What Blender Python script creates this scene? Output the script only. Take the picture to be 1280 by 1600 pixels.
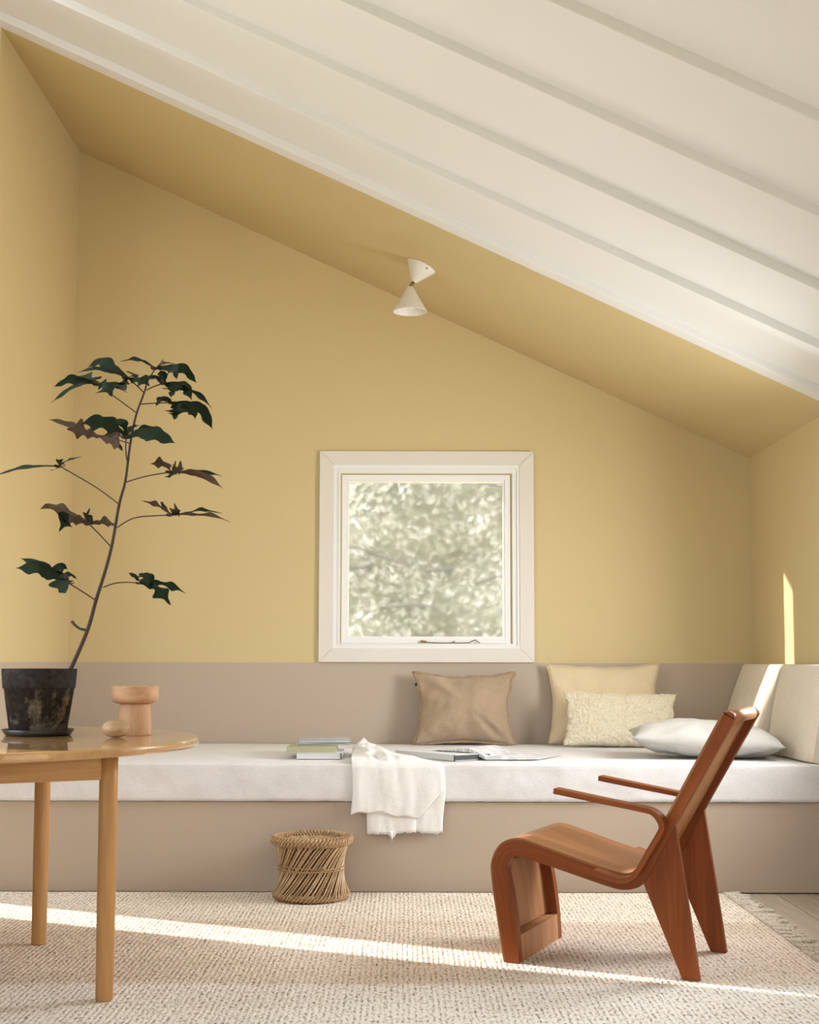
import bpy, bmesh, math, random
import numpy as np
from mathutils import Vector, Matrix, noise

for o in list(bpy.data.objects):
    bpy.data.objects.remove(o, do_unlink=True)
S = bpy.context.scene
C = S.collection
PI = math.pi

# ------------------------------------------------------------------ camera
cam_d = bpy.data.cameras.new('camera')
cam_d.sensor_fit = 'AUTO'; cam_d.sensor_width = 36.0
cam_d.lens = 2100 / 1600 * 36.0
cam_d.shift_x = 8 / 1600; cam_d.shift_y = 64 / 1600
cam_d.clip_start = 0.05; cam_d.clip_end = 200
cam_d.dof.use_dof = True; cam_d.dof.focus_distance = 5.2; cam_d.dof.aperture_fstop = 8.0
cam = bpy.data.objects.new('camera', cam_d); C.objects.link(cam)
th = math.atan(170 / 2100)
cam.matrix_world = (Matrix.Translation((0, 0, .95)) @ Matrix.Rotation(PI / 2 + th, 4, 'X')
                    @ Matrix.Rotation(math.radians(.14), 4, 'Z'))
S.camera = cam

# ------------------------------------------------------------------ light
S.view_settings.view_transform = 'Standard'; S.view_settings.look = 'None'
S.view_settings.gamma = 1.0; S.view_settings.use_curve_mapping = False
S.view_settings.exposure = -0.03
W = bpy.data.worlds.new('World'); S.world = W; W.use_nodes = True
bg = W.node_tree.nodes['Background']
bg.inputs['Color'].default_value = (.80, .90, 1.0, 1); bg.inputs['Strength'].default_value = 4.1

sun_d = bpy.data.lights.new('sun', 'SUN'); sun_d.energy = 20.0; sun_d.angle = math.radians(.8)
sun_d.color = (1.0, .93, .82)
sun = bpy.data.objects.new('sun', sun_d); C.objects.link(sun)
el = math.radians(15.3)
sd = Vector((.904 * math.cos(el), -.4276 * math.cos(el), -math.sin(el)))
sun.rotation_euler = sd.to_track_quat('-Z', 'Y').to_euler(); sun.location = (-8, 10, 5)

def area(name, loc, direction, sx, sy, power, col):
    d = bpy.data.lights.new(name, 'AREA'); d.shape = 'RECTANGLE'; d.size = sx; d.size_y = sy
    d.energy = power; d.color = col
    o = bpy.data.objects.new(name, d); C.objects.link(o); o.location = loc
    o.rotation_euler = Vector(direction).to_track_quat('-Z', 'Y').to_euler()
    return o
# side and roof windows give daylight; rear and left lamps are added fill
area('daylight_side_window', (1.97, 5.18, 1.33), (-1, .06, -.10), .78, 1.32, 68, (.98, .985, 1)).data.spread = math.radians(150)
area('rear_fill_light', (-.3, -1.85, 1.45), (0, 1, -.2), 3.0, 1.7, 4, (.92, .965, 1))
area('left_fill_light', (-2.60, 3.4, 1.75), (1, .12, -.2), 1.8, 1.6, 26, (.94, .97, 1))
area('daylight_roof_window', (-1.85, 4.53, 3.90), (.30, .16, -1), .62, 1.0, 25, (.87, .94, 1.0))

# ------------------------------------------------------------------ helpers
def mat(name, build):
    m = bpy.data.materials.new(name); m.use_nodes = True
    nt = m.node_tree; b = nt.nodes['Principled BSDF']
    build(nt, b); return m
def N(nt, t, **kw):
    n = nt.nodes.new(t)
    for k, v in kw.items():
        if k in n.inputs: n.inputs[k].default_value = v
        else: setattr(n, k, v)
    return n
def lk(nt, a, b): nt.links.new(a, b)
def ramp(nt, fac, stops):
    r = nt.nodes.new('ShaderNodeValToRGB'); e = r.color_ramp.elements
    while len(e) < len(stops): e.new(.5)
    for i, (p, c) in enumerate(stops):
        e[i].position = p; e[i].color = (*c, 1)
    lk(nt, fac, r.inputs['Fac']); return r.outputs['Color']
def coords(nt, kind='Object', scale=(1, 1, 1), attr=None, rot=(0, 0, 0)):
    if attr:
        t = N(nt, 'ShaderNodeAttribute', attribute_name=attr); out = t.outputs['Vector']
    elif kind == 'World':
        out = N(nt, 'ShaderNodeNewGeometry').outputs['Position']
    else:
        out = N(nt, 'ShaderNodeTexCoord').outputs[kind]
    m = nt.nodes.new('ShaderNodeMapping'); m.inputs['Scale'].default_value = scale
    m.inputs['Rotation'].default_value = rot
    lk(nt, out, m.inputs['Vector']); return m.outputs['Vector']
def noisetex(nt, vec, scale, detail=3, rough=.55, dist=0.0):
    n = N(nt, 'ShaderNodeTexNoise'); n.inputs['Scale'].default_value = scale
    n.inputs['Detail'].default_value = detail; n.inputs['Roughness'].default_value = rough
    n.inputs['Distortion'].default_value = dist
    lk(nt, vec, n.inputs['Vector']); return n.outputs['Fac']
def bump(nt, b, h, strength, dist):
    n = N(nt, 'ShaderNodeBump'); n.inputs['Strength'].default_value = strength
    n.inputs['Distance'].default_value = dist
    lk(nt, h, n.inputs['Height']); lk(nt, n.outputs['Normal'], b.inputs['Normal'])
def mixc(nt, fac, a, c):
    n = nt.nodes.new('ShaderNodeMix'); n.data_type = 'RGBA'
    if isinstance(fac, float): n.inputs[0].default_value = fac
    else: lk(nt, fac, n.inputs[0])
    for sock, v in ((n.inputs[6], a), (n.inputs[7], c)):
        if isinstance(v, tuple): sock.default_value = (*v, 1)
        else: lk(nt, v, sock)
    return n.outputs[2]
def math_(nt, op, a, b_=None):
    n = nt.nodes.new('ShaderNodeMath'); n.operation = op
    for s, v in ((n.inputs[0], a), (n.inputs[1], b_)):
        if v is None: continue
        if isinstance(v, (int, float)): s.default_value = v
        else: lk(nt, v, s)
    return n.outputs[0]

def m_paint(name, c, rough=.75, var=.04):
    def f(nt, b):
        v = coords(nt, 'World')
        n = noisetex(nt, v, 1.3, 2)
        dk = tuple(x * (1 - var) for x in c)
        lk(nt, ramp(nt, n, [(.35, dk), (.65, c)]), b.inputs['Base Color'])
        b.inputs['Roughness'].default_value = rough
        b.inputs['Specular IOR Level'].default_value = .25
        bump(nt, b, noisetex(nt, v, 260, 2), .04, .001)
    return mat(name, f)
YEL = (.640, .512, .272); TAU = (.500, .408, .318)
def m_two_tone(nt, b):
    v = coords(nt, 'World')
    sx = N(nt, 'ShaderNodeSeparateXYZ'); lk(nt, v, sx.inputs[0])
    up = math_(nt, 'GREATER_THAN', sx.outputs['Z'], .945)
    lk(nt, mixc(nt, up, TAU, YEL), b.inputs['Base Color'])
    b.inputs['Roughness'].default_value = .7; b.inputs['Specular IOR Level'].default_value = .25
    bump(nt, b, noisetex(nt, v, 260, 2), .04, .001)
M = {}
M['wall'] = mat('two_tone_wall_paint', m_two_tone)
M['yellow'] = m_paint('yellow_paint', YEL)
M['taupe'] = m_paint('taupe_paint', TAU, .6)
M['white_ceiling'] = m_paint('warm_white_paint', (.82, .812, .805), .6, .02)
M['white_wall'] = m_paint('room_wall_paint', TAU, .7, .02)
M['window_white'] = m_paint('window_white_paint', (.86, .85, .82), .4, .01)
M['casing'] = m_paint('casing_paint', (.76, .71, .635), .5, .02)

def m_wood(name, dark, mid, light, sc=1.0, rough=.4, coat=.0, attr='grain'):
    # 'grain' stores a point whose first axis runs along the grain
    def f(nt, b):
        v = coords(nt, attr=attr, scale=(1.6 * sc, 22 * sc, 22 * sc))
        n1 = noisetex(nt, v, 1.0, 4, .6, .6)
        v2 = coords(nt, attr=attr, scale=(6 * sc, 190 * sc, 190 * sc))
        n2 = noisetex(nt, v2, 1.0, 3, .6)
        v3 = coords(nt, attr=attr, scale=(.8, 4, 4))
        n3 = noisetex(nt, v3, 1.0, 2)
        s = math_(nt, 'ADD', math_(nt, 'MULTIPLY', n1, .55), math_(nt, 'MULTIPLY', n2, .25))
        s = math_(nt, 'ADD', s, math_(nt, 'MULTIPLY', n3, .2))
        lk(nt, ramp(nt, s, [(.36, dark), (.5, mid), (.64, light)]), b.inputs['Base Color'])
        b.inputs['Roughness'].default_value = rough; b.inputs['Specular IOR Level'].default_value = .25
        if coat:
            b.inputs['Coat Weight'].default_value = coat; b.inputs['Coat Roughness'].default_value = .025
        bump(nt, b, n2, .08, .0008)
    return mat(name, f)
M['chair_wood'] = m_wood('reddish_bent_plywood', (.165, .040, .0085), (.240, .062, .0145), (.32, .097, .026), 1, .42)
M['chair_skin'] = m_wood('seat_veneer', (.215, .083, .028), (.30, .125, .046), (.40, .185, .076), 1, .42)
M['chair_lit'] = m_wood('lit_veneer', (.40, .185, .080), (.52, .265, .125), (.62, .35, .18), 1, .45)  # paler copy of the veneer: light from the right is in the colour
M['table_wood'] = m_wood('honey_oak', (.42, .215, .078), (.53, .29, .115), (.62, .365, .165), 1, .45)
M['table_top'] = m_wood('lacquered_oak', (.40, .22, .085), (.50, .29, .12), (.58, .36, .165), .8, .3, 1.0)
M['turned_wood'] = m_wood('turned_alder', (.43, .235, .120), (.53, .315, .175), (.61, .39, .235), 1.6, .55)
M['pebble_wood'] = m_wood('turned_ash', (.30, .17, .085), (.42, .27, .15), (.52, .36, .22), 2.2, .55)
M['plank'] = m_wood('pale_floorboards', (.42, .345, .27), (.53, .45, .365), (.62, .54, .45), .7, .55, attr='grain')

def m_fabric(name, c, var=.10, weave=520, bumpy=.25, rough=.95, wr=0.0):
    def f(nt, b):
        v = coords(nt, 'Object')
        sx = N(nt, 'ShaderNodeSeparateXYZ'); lk(nt, v, sx.inputs[0])
        n1 = noisetex(nt, coords(nt, 'Object', (weave, weave * .16, weave * .16)), 1, 2)
        n2 = noisetex(nt, coords(nt, 'Object', (weave * .16, weave, weave)), 1, 2)
        h = math_(nt, 'ADD', n1, n2)
        big = noisetex(nt, v, 9, 3)
        s = math_(nt, 'ADD', math_(nt, 'MULTIPLY', h, .35), math_(nt, 'MULTIPLY', big, .3))
        lo = tuple(x * (1 - var) for x in c); hi = tuple(min(1, x * (1 + var * .5)) for x in c)
        lk(nt, ramp(nt, s, [(.38, lo), (.62, hi)]), b.inputs['Base Color'])
        b.inputs['Roughness'].default_value = rough
        b.inputs['Specular IOR Level'].default_value = .15
        b.inputs['Sheen Weight'].default_value = .15
        hh = h
        if wr: hh = math_(nt, 'ADD', math_(nt, 'MULTIPLY', h, .3), math_(nt, 'MULTIPLY', noisetex(nt, v, 16, 5, .62, .6), wr))
        bump(nt, b, hh, bumpy, .002 if not wr else .012)
    return mat(name, f)
M['linen_mattress'] = m_fabric('off_white_linen', (.755, .73, .72), .10, 420, .25, .95, .5)
M['tan_linen'] = m_fabric('tan_linen', (.46, .335, .225), .12, 520, .6, .9, 1.0)
M['tan_edge'] = m_fabric('tan_linen_edge', (.40, .285, .175), .25, 300, .6)
M['straw_cotton'] = m_fabric('straw_cotton', (.74, .60, .39), .07, 500, .2, .9, .5)
M['grey_linen'] = m_fabric('pale_grey_linen', (.49, .465, .42), .08, 500, .3, .9, .7)
M['cream_linen'] = m_fabric('cream_linen', (.80, .715, .585), .08, 420, .2)
M['throw_linen'] = m_fabric('white_crumpled_linen', (.86, .84, .81), .05, 480, .28, .95, 1.0)
def m_boucle(nt, b):
    v = coords(nt, 'Object')
    n = noisetex(nt, v, 120, 4, .6); n2 = noisetex(nt, v, 46, 3, .6)
    lk(nt, ramp(nt, n, [(.33, (.66, .57, .40)), (.6, (.80, .72, .54))]), b.inputs['Base Color'])
    b.inputs['Roughness'].default_value = 1.0; b.inputs['Sheen Weight'].default_value = .3
    b.inputs['Specular IOR Level'].default_value = .1
    bump(nt, b, math_(nt, 'ADD', n, n2), .8, .006)
M['boucle'] = mat('cream_boucle', m_boucle)

def m_plain(name, c, rough=.5, metal=0.0, spec=.5):
    def f(nt, b):
        v = coords(nt, 'Object')
        n = noisetex(nt, v, 60, 3)
        lk(nt, ramp(nt, n, [(.3, tuple(x * .93 for x in c)), (.7, c)]), b.inputs['Base Color'])
        b.inputs['Roughness'].default_value = rough; b.inputs['Metallic'].default_value = metal
        b.inputs['Specular IOR Level'].default_value = spec
    return mat(name, f)
M['lamp_white'] = m_plain('cream_lacquer', (.80, .76, .70), .45)
M['brass'] = m_plain('aged_brass', (.25, .17, .06), .35, .9)
M['black'] = m_plain('black', (.012, .011, .011), .5)
M['steel'] = m_plain('dull_steel', (.30, .30, .27), .35, .8)
M['paper'] = m_plain('paper_white', (.80, .79, .77), .7)
M['paper_grey'] = m_plain('cover_grey', (.42, .44, .48), .35)
M['cover_olive'] = m_plain('cover_olive', (.43, .42, .25), .5)
M['cover_white'] = m_plain('cover_white', (.74, .73, .72), .4)
M['cover_dark'] = m_plain('cover_dark', (.05, .05, .05), .4)
M['soil'] = m_plain('soil', (.03, .022, .016), 1.0)
M['bark'] = m_plain('dark_bark', (.050, .032, .022), .8)
M['petiole'] = m_plain('dark_petiole', (.055, .030, .020), .7)
M['twine'] = m_plain('jute_twine', (.40, .25, .12), .9)
M['saucer'] = m_plain('black_plastic_saucer', (.016, .013, .013), .35)
def m_page(nt, b):
    v = coords(nt, 'Object', (1, 1, 900))
    n = noisetex(nt, v, 1, 1)
    lk(nt, ramp(nt, n, [(.3, (.5, .5, .49)), (.7, (.80, .79, .77))]), b.inputs['Base Color'])
    b.inputs['Roughness'].default_value = .9
M['pages'] = mat('page_block', m_page)
def m_open_page(nt, b):
    v = coords(nt, 'Object', (14, 70, 1))
    n = noisetex(nt, v, 1, 2)
    lk(nt, ramp(nt, n, [(.42, (.50, .50, .51)), (.56, (.80, .79, .78))]), b.inputs['Base Color'])
    b.inputs['Roughness'].default_value = .45
M['open_page'] = mat('printed_page', m_open_page)
def m_pot(nt, b):
    v = coords(nt, 'Object')
    big = noisetex(nt, v, 9, 4, .6, .3); n = noisetex(nt, v, 34, 8, .75); n2 = noisetex(nt, v, 70, 4, .6)
    sx = N(nt, 'ShaderNodeSeparateXYZ'); lk(nt, v, sx.inputs[0])
    base = ramp(nt, n2, [(.3, (.012, .010, .009)), (.7, (.034, .028, .026))])
    lime = ramp(nt, n2, [(.3, (.10, .085, .060)), (.7, (.24, .21, .150))])
    body = math_(nt, 'LESS_THAN', sx.outputs['Z'], .14)
    k = N(nt, 'ShaderNodeValToRGB'); k.color_ramp.elements[0].position = .50; k.color_ramp.elements[1].position = .60
    lk(nt, math_(nt, 'ADD', math_(nt, 'MULTIPLY', big, .65), math_(nt, 'MULTIPLY', n, .35)), k.inputs['Fac'])
    fac = math_(nt, 'MULTIPLY', k.outputs['Color'], math_(nt, 'ADD', math_(nt, 'MULTIPLY', body, .75), .10))
    lk(nt, mixc(nt, fac, base, lime), b.inputs['Base Color'])
    b.inputs['Roughness'].default_value = .8; b.inputs['Specular IOR Level'].default_value = .15
    bump(nt, b, n2, .3, .003)
M['pot'] = mat('weathered_black_clay', m_pot)
def m_leaf(nt, b):
    v = coords(nt, 'Object')
    n = noisetex(nt, v, 30, 3)
    top = ramp(nt, n, [(.3, (.006, .013, .005)), (.7, (.014, .028, .010))])
    und = ramp(nt, n, [(.3, (.055, .036, .023)), (.7, (.100, .066, .042))])
    g = N(nt, 'ShaderNodeNewGeometry')
    lk(nt, mixc(nt, g.outputs['Backfacing'], top, und), b.inputs['Base Color'])
    b.inputs['Roughness'].default_value = .6; b.inputs['Specular IOR Level'].default_value = .12
M['leaf'] = mat('dark_green_leaf', m_leaf)
def m_cane(nt, b):
    v = coords(nt, 'Object', (40, 40, 40))
    n = noisetex(nt, v, 1, 3)
    oi = N(nt, 'ShaderNodeObjectInfo')
    s = math_(nt, 'ADD', math_(nt, 'MULTIPLY', n, .6), math_(nt, 'MULTIPLY', oi.outputs['Random'], .4))
    lk(nt, ramp(nt, s, [(.25, (.36, .22, .105)), (.75, (.66, .48, .29))]), b.inputs['Base Color'])
    b.inputs['Roughness'].default_value = .5
M['cane'] = mat('split_cane', m_cane)
def m_rim(nt, b):
    v = coords(nt, 'Object', (60, 60, 60))
    n = noisetex(nt, v, 1, 3)
    sx = N(nt, 'ShaderNodeSeparateXYZ'); lk(nt, N(nt, 'ShaderNodeTexCoord').outputs['Object'], sx.inputs[0])
    an = math_(nt, 'ARCTAN2', sx.outputs['Y'], sx.outputs['X'])
    st_ = math_(nt, 'ABSOLUTE', math_(nt, 'SINE', math_(nt, 'ADD', math_(nt, 'MULTIPLY', an, 30.), math_(nt, 'MULTIPLY', sx.outputs['Z'], 35.))))
    col = ramp(nt, n, [(.3, (.34, .20, .095)), (.7, (.56, .375, .205))])
    lk(nt, mixc(nt, math_(nt, 'LESS_THAN', st_, .22), col, (.15, .08, .035)), b.inputs['Base Color'])  # dark lines paint the shade in the gaps between wraps
    b.inputs['Roughness'].default_value = .6
M['cane_dark'] = m_plain('shaded_cane', (.16, .09, .042), .7)  # interior shade put into the colour of the inner sticks
M['cane_wrap'] = mat('cane_wrapping', m_rim)

def m_rug(nt, b):
    v = coords(nt, 'World')
    sx = N(nt, 'ShaderNodeSeparateXYZ'); lk(nt, v, sx.inputs[0])
    wob = noisetex(nt, coords(nt, 'World', (3, 3, 1)), 1, 2)
    # knots: rows run towards the bench, each knot a small lump
    vo = N(nt, 'ShaderNodeTexVoronoi'); vo.inputs['Scale'].default_value = 1
    lk(nt, coords(nt, 'World', (120, 70, 1)), vo.inputs['Vector']); vo.inputs['Randomness'].default_value = .9
    row = N(nt, 'ShaderNodeTexWave', wave_type='BANDS', bands_direction='X')
    row.inputs['Scale'].default_value = 19; row.inputs['Distortion'].default_value = 2.6
    row.inputs['Detail'].default_value = 3; row.inputs['Detail Scale'].default_value = 2.2; row.inputs['Detail Roughness'].default_value = .65
    lk(nt, v, row.inputs['Vector'])
    fine = noisetex(nt, coords(nt, 'World', (125, 42, 1)), 1, 2, .6)
    streak = noisetex(nt, coords(nt, 'World', (70, 7, 1)), 1, 3, .7)
    big = noisetex(nt, coords(nt, 'World', (1.6, 5, 1)), 1, 3)
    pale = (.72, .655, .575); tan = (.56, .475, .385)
    # woven tone bands; the pale nearest one paints in foreground daylight
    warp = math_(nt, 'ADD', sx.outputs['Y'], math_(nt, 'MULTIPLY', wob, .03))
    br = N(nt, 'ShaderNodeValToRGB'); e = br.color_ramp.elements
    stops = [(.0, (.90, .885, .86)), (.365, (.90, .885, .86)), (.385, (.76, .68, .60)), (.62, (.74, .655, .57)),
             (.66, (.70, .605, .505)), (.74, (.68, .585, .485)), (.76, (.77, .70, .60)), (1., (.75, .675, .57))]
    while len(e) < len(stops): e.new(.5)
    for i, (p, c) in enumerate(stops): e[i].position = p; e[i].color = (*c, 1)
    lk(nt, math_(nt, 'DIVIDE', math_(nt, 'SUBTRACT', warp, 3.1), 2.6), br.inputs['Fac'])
    fk = math_(nt, 'ADD', math_(nt, 'MULTIPLY', fine, .68), math_(nt, 'MULTIPLY', streak, .24))
    fk = math_(nt, 'ADD', fk, math_(nt, 'MULTIPLY', row.outputs['Fac'], .10))
    k = ramp(nt, fk, [(.35, (.26, .20, .16)), (.42, (.70, .65, .61)), (.49, (1.02, 1.01, 1.0)), (.60, (1.22, 1.21, 1.20))])
    mm = nt.nodes.new('ShaderNodeMix'); mm.data_type = 'RGBA'; mm.blend_type = 'MULTIPLY'
    mm.inputs[0].default_value = .9; lk(nt, br.outputs['Color'], mm.inputs[6]); lk(nt, k, mm.inputs[7])
    m2 = nt.nodes.new('ShaderNodeMix'); m2.data_type = 'RGBA'; m2.blend_type = 'MULTIPLY'
    m2.inputs[0].default_value = .5; lk(nt, mm.outputs[2], m2.inputs[6])
    lk(nt, ramp(nt, big, [(.35, (.88, .86, .84)), (.65, (1.06, 1.06, 1.06))]), m2.inputs[7])
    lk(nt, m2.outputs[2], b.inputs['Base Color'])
    b.inputs['Roughness'].default_value = 1.0; b.inputs['Specular IOR Level'].default_value = .05
    h = math_(nt, 'SUBTRACT', math_(nt, 'MULTIPLY', row.outputs['Fac'], .5), math_(nt, 'MULTIPLY', vo.outputs['Distance'], .9))
    h = math_(nt, 'ADD', h, math_(nt, 'MULTIPLY', fk, 1.4))
    bump(nt, b, h, .55, .0035)
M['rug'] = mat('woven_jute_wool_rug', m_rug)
M['fringe'] = m_plain('rug_fringe_yarn', (.74, .66, .56), 1.0, 0, .05)

def m_glass(nt, b):          # inner face of the pane: haze added here in place of lens blur
    nt.nodes.remove(b)
    o = nt.nodes['Material Output']
    t = N(nt, 'ShaderNodeBsdfTransparent'); t.inputs['Color'].default_value = (.98, .98, .97, 1)
    r = N(nt, 'ShaderNodeBsdfRefraction'); r.inputs['IOR'].default_value = 1.02; r.inputs['Roughness'].default_value = .38
    r.inputs['Color'].default_value = (.98, .98, .97, 1)
    g = N(nt, 'ShaderNodeBsdfGlossy'); g.inputs['Roughness'].default_value = .02
    m1 = N(nt, 'ShaderNodeMixShader'); m1.inputs[0].default_value = .64
    lk(nt, t.outputs[0], m1.inputs[1]); lk(nt, r.outputs[0], m1.inputs[2])
    lw = N(nt, 'ShaderNodeLayerWeight'); lw.inputs['Blend'].default_value = .2
    mx = N(nt, 'ShaderNodeMixShader')
    lk(nt, math_(nt, 'MULTIPLY', lw.outputs['Fresnel'], .6), mx.inputs[0])
    lk(nt, m1.outputs[0], mx.inputs[1]); lk(nt, g.outputs[0], mx.inputs[2]); lk(nt, mx.outputs[0], o.inputs['Surface'])
M['glass'] = mat('window_glass', m_glass)
def m_clear(nt, b):
    nt.nodes.remove(b)
    t = N(nt, 'ShaderNodeBsdfTransparent'); t.inputs['Color'].default_value = (.98, .985, .98, 1)
    lk(nt, t.outputs[0], nt.nodes['Material Output'].inputs['Surface'])
M['glass_clear'] = mat('window_glass_outer', m_clear)
def m_hedge_leaf(nt, b):
    at = N(nt, 'ShaderNodeAttribute', attribute_name='tint')
    c = ramp(nt, at.outputs['Fac'], [(0., (.26, .21, .17)), (.22, (.50, .45, .36)), (.42, (.62, .60, .47)), (.62, (.74, .65, .56)), (.80, (.80, .75, .66)), (1., (.92, .85, .82))])  # pale leaf tints hold the outdoor haze and glare
    lk(nt, c, b.inputs['Base Color']); b.inputs['Roughness'].default_value = .6
    tr = N(nt, 'ShaderNodeBsdfTranslucent'); lk(nt, c, tr.inputs['Color'])
    mx = N(nt, 'ShaderNodeMixShader'); mx.inputs[0].default_value = .4
    o = nt.nodes['Material Output']
    lk(nt, b.outputs[0], mx.inputs[1]); lk(nt, tr.outputs[0], mx.inputs[2]); lk(nt, mx.outputs[0], o.inputs['Surface'])
M['hedge_leaf'] = mat('hazed_hedge_leaf', m_hedge_leaf)
M['hedge_core'] = m_paint('hedge_backing', (.56, .51, .40), 1.0, .4)  # mottled fill behind the leaves
M['hedge_twig'] = m_paint('hedge_twig_bark', (.26, .22, .18), 1.0, .3)
M['grass'] = m_paint('meadow', (.45, .46, .30), 1.0, .4)

def link(o, parent=None):
    C.objects.link(o)
    if parent is not None: o.parent = parent
    return o
def obj(name, verts, faces, m, parent=None, smooth=False, grain=None, loc=None):
    me = bpy.data.meshes.new(name); me.from_pydata([tuple(v) for v in verts], [], faces); me.validate()
    if m: me.materials.append(m)
    if smooth: me.shade_smooth()
    if grain is not None:
        a = me.attributes.new('grain', 'FLOAT_VECTOR', 'POINT')
        a.data.foreach_set('vector', np.array(grain, 'f').ravel())
    o = bpy.data.objects.new(name, me); link(o, parent)
    if loc is not None: o.location = loc
    return o
def from_bm(name, bm, m, parent=None, smooth=False, axis=0, loc=None):
    bmesh.ops.recalc_face_normals(bm, faces=bm.faces)
    me = bpy.data.meshes.new(name); bm.to_mesh(me); bm.free()
    if m: me.materials.append(m)
    if smooth: me.shade_smooth()
    co = np.zeros(len(me.vertices) * 3, 'f'); me.vertices.foreach_get('co', co); co = co.reshape(-1, 3)
    g = np.roll(co, -axis, axis=1)
    a = me.attributes.new('grain', 'FLOAT_VECTOR', 'POINT'); a.data.foreach_set('vector', np.ascontiguousarray(g).ravel())
    o = bpy.data.objects.new(name, me); link(o, parent)
    if loc is not None: o.location = loc
    return o
def bm_box(bm, x0, x1, y0, y1, z0, z1):
    vs = [bm.verts.new((x, y, z)) for x in (x0, x1) for y in (y0, y1) for z in (z0, z1)]
    for f in ((0, 1, 3, 2), (4, 6, 7, 5), (0, 4, 5, 1), (2, 3, 7, 6), (0, 2, 6, 4), (1, 5, 7, 3)):
        bm.faces.new([vs[i] for i in f])
def bevel(bm, w, seg=2):
    bmesh.ops.bevel(bm, geom=bm.edges[:] , offset=w, segments=seg, affect='EDGES', profile=.5, clamp_overlap=True)
def box(name, x0, x1, y0, y1, z0, z1, m, parent=None, bev=0, seg=2, axis=0, smooth=False):
    bm = bmesh.new(); bm_box(bm, x0, x1, y0, y1, z0, z1)
    if bev: bevel(bm, bev, seg)
    return from_bm(name, bm, m, parent, smooth, axis)
def boxes(name, lst, m, parent=None, axis=0):
    bm = bmesh.new()
    for b in lst: bm_box(bm, *b)
    return from_bm(name, bm, m, parent, axis=axis)
def lathe(name, prof, m, parent=None, seg=48, smooth=True, axis=2, loc=None, cap=True):
    vs, fs = [], []
    for r, z in prof:
        for k in range(seg):
            a = 2 * PI * k / seg; vs.append((r * math.cos(a), r * math.sin(a), z))
    n = len(prof)
    for i in range(n - 1):
        for k in range(seg):
            k2 = (k + 1) % seg
            fs.append((i * seg + k, i * seg + k2, (i + 1) * seg + k2, (i + 1) * seg + k))
    if cap:
        fs.append(tuple(range(seg))[::-1]); fs.append(tuple((n - 1) * seg + k for k in range(seg)))
    g = [np.roll(v, -axis) for v in vs]
    return obj(name, vs, fs, m, parent, smooth, g, loc)
def tube(pts, rad, seg=8, cap=True):
    pts = [Vector(p) for p in pts]; vs, fs = [], []
    up = Vector((0, 0, 1)); prev = None
    for i, p in enumerate(pts):
        t = (pts[min(i + 1, len(pts) - 1)] - pts[max(i - 1, 0)]).normalized()
        if prev is None:
            a = t.cross(up)
            if a.length < 1e-3: a = t.cross(Vector((1, 0, 0)))
            a.normalize()
        else:
            a = (prev - t * prev.dot(t)).normalized()
        prev = a; b = t.cross(a)
        r = rad[i] if isinstance(rad, (list, tuple)) else rad
        for k in range(seg):
            an = 2 * PI * k / seg; vs.append(tuple(p + a * (r * math.cos(an)) + b * (r * math.sin(an))))
    for i in range(len(pts) - 1):
        for k in range(seg):
            k2 = (k + 1) % seg
            fs.append((i * seg + k, i * seg + k2, (i + 1) * seg + k2, (i + 1) * seg + k))
    if cap:
        fs.append(tuple(range(seg))[::-1]); fs.append(tuple((len(pts) - 1) * seg + k for k in range(seg)))
    return vs, fs
def catmull(P, k=5):
    P = [np.array(p, float) for p in P]; out = []
    for i in range(len(P) - 1):
        p0 = P[max(i - 1, 0)]; p1 = P[i]; p2 = P[i + 1]; p3 = P[min(i + 2, len(P) - 1)]
        for j in range(k):
            t = j / k
            out.append(.5 * (2 * p1 + (p2 - p0) * t + (2 * p0 - 5 * p1 + 4 * p2 - p3) * t * t + (3 * p1 - p0 - 3 * p2 + p3) * t ** 3))
    out.append(P[-1]); return out
def empty(name, loc=(0, 0, 0), rz=0):
    o = bpy.data.objects.new(name, None); link(o); o.location = loc; o.rotation_euler = (0, 0, rz)
    o.empty_display_size = .1; return o
def tag(o, label, cat, group=None):
    o['label'] = label; o['category'] = cat
    if group: o['group'] = group
    return o
def struct(o): o['kind'] = 'structure'; return o

# ------------------------------------------------------------------ room shell
XL, XR, YB, YA = -1.77, 1.835, 7.10, 5.675        # alcove walls, back wall, mouth of the alcove
XM = -2.25; YR = -1.6; ZF = -.012                  # left wall of the room, rear wall, floorboards
def zc(x): return 2.888 - .46465 * x               # slope of the roof
OX0, OX1, OZ0, OZ1 = -.335, .565, 1.045, 1.945     # opening of the back window

floor = struct(box('floor', XM - .1, XR + .1, YR - .1, YB + .27, ZF - .10, ZF - .0195, M['soil']))
pk = None; x = 1.558 - .1375 * 28; i = 0
random.seed(3)
bmx = bmesh.new(); bm_box(bmx, .0022, .1353, YR, 5.73, 0, .0195); bevel(bmx, .0015, 1)
while x < XR:
    if pk is None: pk = o = from_bm('plank', bmx, M['plank'], floor, axis=1)
    else: o = pk.copy(); link(o, floor)
    o.location = (x, 0, ZF - .0195); x += .1375

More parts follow.
